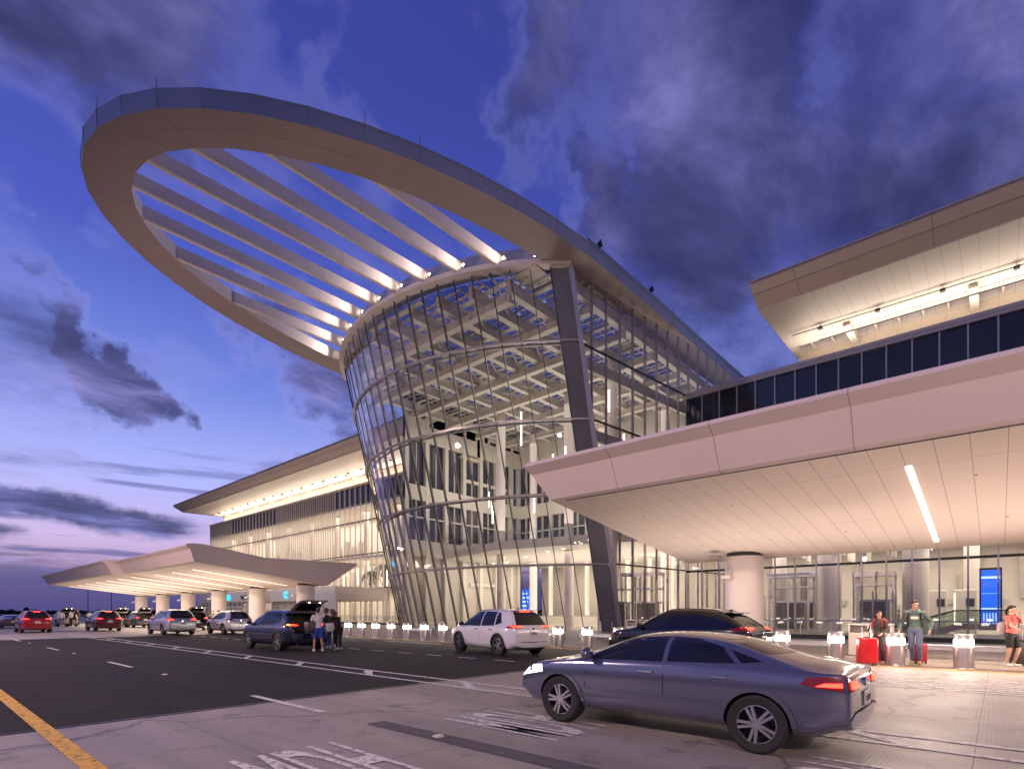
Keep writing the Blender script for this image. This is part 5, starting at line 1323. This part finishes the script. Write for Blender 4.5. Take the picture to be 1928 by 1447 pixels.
pk = thing('backpack', 'red shoulder straps of a small backpack worn by the woman in the dark jacket', 'backpack', (x, y, 0), face(-.25, -1))
m = MB(); m.rbox(-.15, .15, .13, .27, .98, 1.34, .05, 3); m.build('pack', M['red_cloth'], pk, smooth=50, sub=False)
for s in (-1, 1): m = MB(); m.tube([(s*.11, .12, 1.33), (s*.115, .0, 1.37), (s*.12, -.115, 1.26), (s*.13, -.12, 1.12)], .016, 6); m.build('strap', M['red_cloth'], pk, sub=False)
x, y = atg(1722, 1249.5)
pm_ = person('tall man in green hoodie with backpack pulling suitcases and looking aside', x, y, face(.05, -1), 1.90, 'green_cloth', 'jeans', 'brown_hair', shoes='tan_shoe', turn=R(50), lean=.16,
       J=dict(elL=(.36, .10, 1.16), wrL=(.33, -.05, .93), elR=(-.30, .03, 1.14), wrR=(-.34, -.12, .93), knL=(.12, -.16, .52), anL=(.10, .02, .085), knR=(-.06, -.02, .50), anR=(-.06, .10, .085)))
pk = thing('backpack', 'black backpack worn by the man in the green hoodie', 'backpack', (x, y, 0), face(.05, -1)); pk.scale = (1.08,)*3
m = MB(); m.rbox(-.17, .17, .06, .24, .98, 1.42, .06, 3); m.build('pack', M['black_cloth'], pk, smooth=50, sub=False)
for s in (-1, 1): m = MB(); m.tube([(s*.12, .06, 1.44), (s*.13, -.06, 1.47), (s*.135, -.185, 1.37), (s*.15, -.17, 1.18), (s*.17, -.05, 1.05)], .021, 6); m.build('strap', M['black_cloth'], pk, sub=False)
m = MB(); m.rbox(-.085, .085, -.165, -.15, 1.24, 1.31, .005); m.build('chest_print', M['ipale'], pm_, sub=False)
m = MB(); m.cap((-.08, .03, 1.475), (.08, .03, 1.475), .05, .05); m.cap((-.085, -.05, 1.47), (0, -.13, 1.44), .035, .03); m.cap((.085, -.05, 1.47), (0, -.13, 1.44), .035, .03); m.build('hood', M['green_cloth'], pm_, smooth=60, sub=False)
x, y = atg(1904, 1254)
pp = person('woman in pink shirt and black shorts at the right edge with hand at her face', x, y, face(.75, -.55), 1.74, 'pink_cloth', 'black_cloth', 'dark_hair', sleeves='short', legs='knee', hairlen='pony', female=True, turn=R(15),
       J=dict(elR=(-.22, -.16, 1.16), wrR=(-.10, -.30, 1.05), elL=(.25, -.12, 1.24), wrL=(.08, -.20, 1.50), knL=(.10, -.12, .5), anR=(-.09, .08, .085)))
pk = thing('backpack', 'patterned grey backpack on the back of the woman in pink', 'backpack', (x, y, 0), face(.75, -.55))
m = MB(); m.rbox(-.17, .17, .10, .32, .86, 1.26, .09, 3); m.build('pack', M['backpack'], pk, smooth=50, sub=False)
for s in (-1, 1): m = MB(); m.tube([(s*.12, .12, 1.28), (s*.12, .0, 1.47), (s*.13, -.125, 1.34), (s*.15, -.05, 1.08)], .015, 6); m.build('strap', M['dark_shell'], pk, sub=False)
# group at the dark blue SUV
x, y = atg(599, 1226)
person('man in white T-shirt, blue shorts and blue cap reaching up to the raised tailgate', x, y, face(-.95, .3), 1.72, 'white_cloth', 'blue_cloth', 'brown_hair', skin='tan', sleeves='short', legs='knee', cap='cap_blue',
       J=dict(elR=(-.28, -.15, 1.52), wrR=(-.26, -.22, 1.76), elL=(.27, -.02, 1.15), wrL=(.25, -.18, 1.0), knL=(.13, -.02, .5), knR=(-.13, -.02, .5), anL=(.17, .02, .085), anR=(-.17, .02, .085)))
x, y = atg(617, 1220); person('curly haired person in dark top and blue jeans beside the dark blue SUV', x, y, face(-.9, -.4), 1.70, 'black_cloth', 'blue_jean', 'light_hair', skin='tan', hairlen='curly', lean=.15, vox=.014, female=True, J=dict(wrL=(.2, -.25, 1.0), wrR=(-.2, -.25, 1.0)))
x, y = atg(638, 1222.5); person('person in black bending slightly toward the open boot at the right of the group', x, y, face(-1, -.1), 1.62, 'black_cloth', 'dark_trouser', 'light_hair', skin='tan', lean=.42, vox=.014, hairlen='curly', J=dict(pel=(0, .05, .92), hiL=(.09, .05, .90), hiR=(-.09, .05, .90), elL=(.2, -.25, 1.12), elR=(-.2, -.25, 1.12), wrL=(.12, -.42, 1.0), wrR=(-.12, -.42, 1.0), hed=(0, -.36, 1.57), nek=(0, -.27, 1.42)))
x, y = atg(626, 1217); person('dark dressed person mostly hidden between the two others at the boot', x, y, face(-.8, .3), 1.66, 'dark_jacket', 'dark_trouser', 'light_hair', skin='tan', vox=.015, hairlen='curly', female=True)
# far group at left
for (u, v, d, lb, tp, bt, hr, fx_, h) in ((116, 1180, 57, 'man in pale shirt leaning at the tan SUV', 'white_cloth', 'jeans', 'dark_hair', (-1, 0), 1.75), (134, 1179, 58, 'person in white shirt and black trousers beside the dark blue box', 'white_cloth', 'black_cloth', 'dark_hair', (-.6, -.6), 1.8),
        (147, 1177, 61, 'person in khaki top with a dark bag left of the light mast', 'khaki', 'black_cloth', 'light_hair', (.4, -.9), 1.85), (169, 1178, 60, 'person in a pale hat and shirt by the dark red SUV', 'white_cloth', 'jeans', 'light_hair', (-.8, .2), 1.7),
        (401, 1182, 50, 'person in khaki standing behind the pale silver SUV', 'khaki', 'dark_trouser', 'dark_hair', (.6, -.6), 1.7), (411, 1182, 51, 'darker person standing beside the one in khaki', 'dark_jacket', 'dark_trouser', 'dark_hair', (-.6, -.6), 1.75),
        (505, 1178, 47, 'person in a red and white top seen over the dark blue SUV bonnet', 'red_cloth', 'jeans', 'dark_hair', (-1, 0), 1.72)):
    x, y = at(u, 0, d); person(lb, x, y, face(*fx_), h, tp, bt, hr, vox=.02, group=None)
# faint silhouettes inside the lobby
for i, (x, y, tp) in enumerate(((-8.2, 58, 'dark_jacket'), (-2.6, 60, 'black_cloth'), (-12.5, 59, 'blue_cloth'), (-6.1, 54.5, 'khaki'), (-16.8, 52.5, 'red_cloth'), (-29.5, 50.5, 'white_cloth'))):
    person(['traveller in a dark jacket inside the lobby behind the facade', 'traveller in black inside the lobby near the blue screen', 'traveller in blue inside the lobby left of the lifts', 'traveller in khaki behind the railing near the thick inner column', 'traveller in red inside the lobby left of the canopy column', 'traveller in white inside the rotunda near the glass lifts'][i], x, y, .5*i, 1.75, tp, 'dark_trouser', 'dark_hair', vox=.022)

# ------------------------------------------------------------------ street lamps across the carriageway (outside the frame, they light the scene)
for i, (x, y) in enumerate(((10, -9), (-16, -9), (-44, -9))):
    s = thing('street_lamp', 'tall street lamp across the road from the terminal, %s' % ['right of the camera', 'behind the camera', 'far left'][i], 'street lamp', (x, y, 0), 0, 'street lamps across the road')
    m = MB(); m.cyl((x, y, 0), (x, y, 10), .11, .06, 12); m.build('pole', M['pole'], s)
    m = MB(); m.tube([(x, y, 9.9), (x, y+1.8, 10.2)], .04, 8); m.build('arm', M['pole'], s)
    m = MB(); m.rbox(x-.16, x+.16, y+1.6, y+2.3, 10.16, 10.28, .04); hd = m.build('lamp_head', M['pole'], s)
    light('SPOT', 'street_lamp_light', (x, y+1.95, 10.1), 8000 if i < 2 else 16000, (1, .70, .60), .3, rot=aim((0, .9, -.50 if i < 2 else -.3)), spot=150, blend=.5)
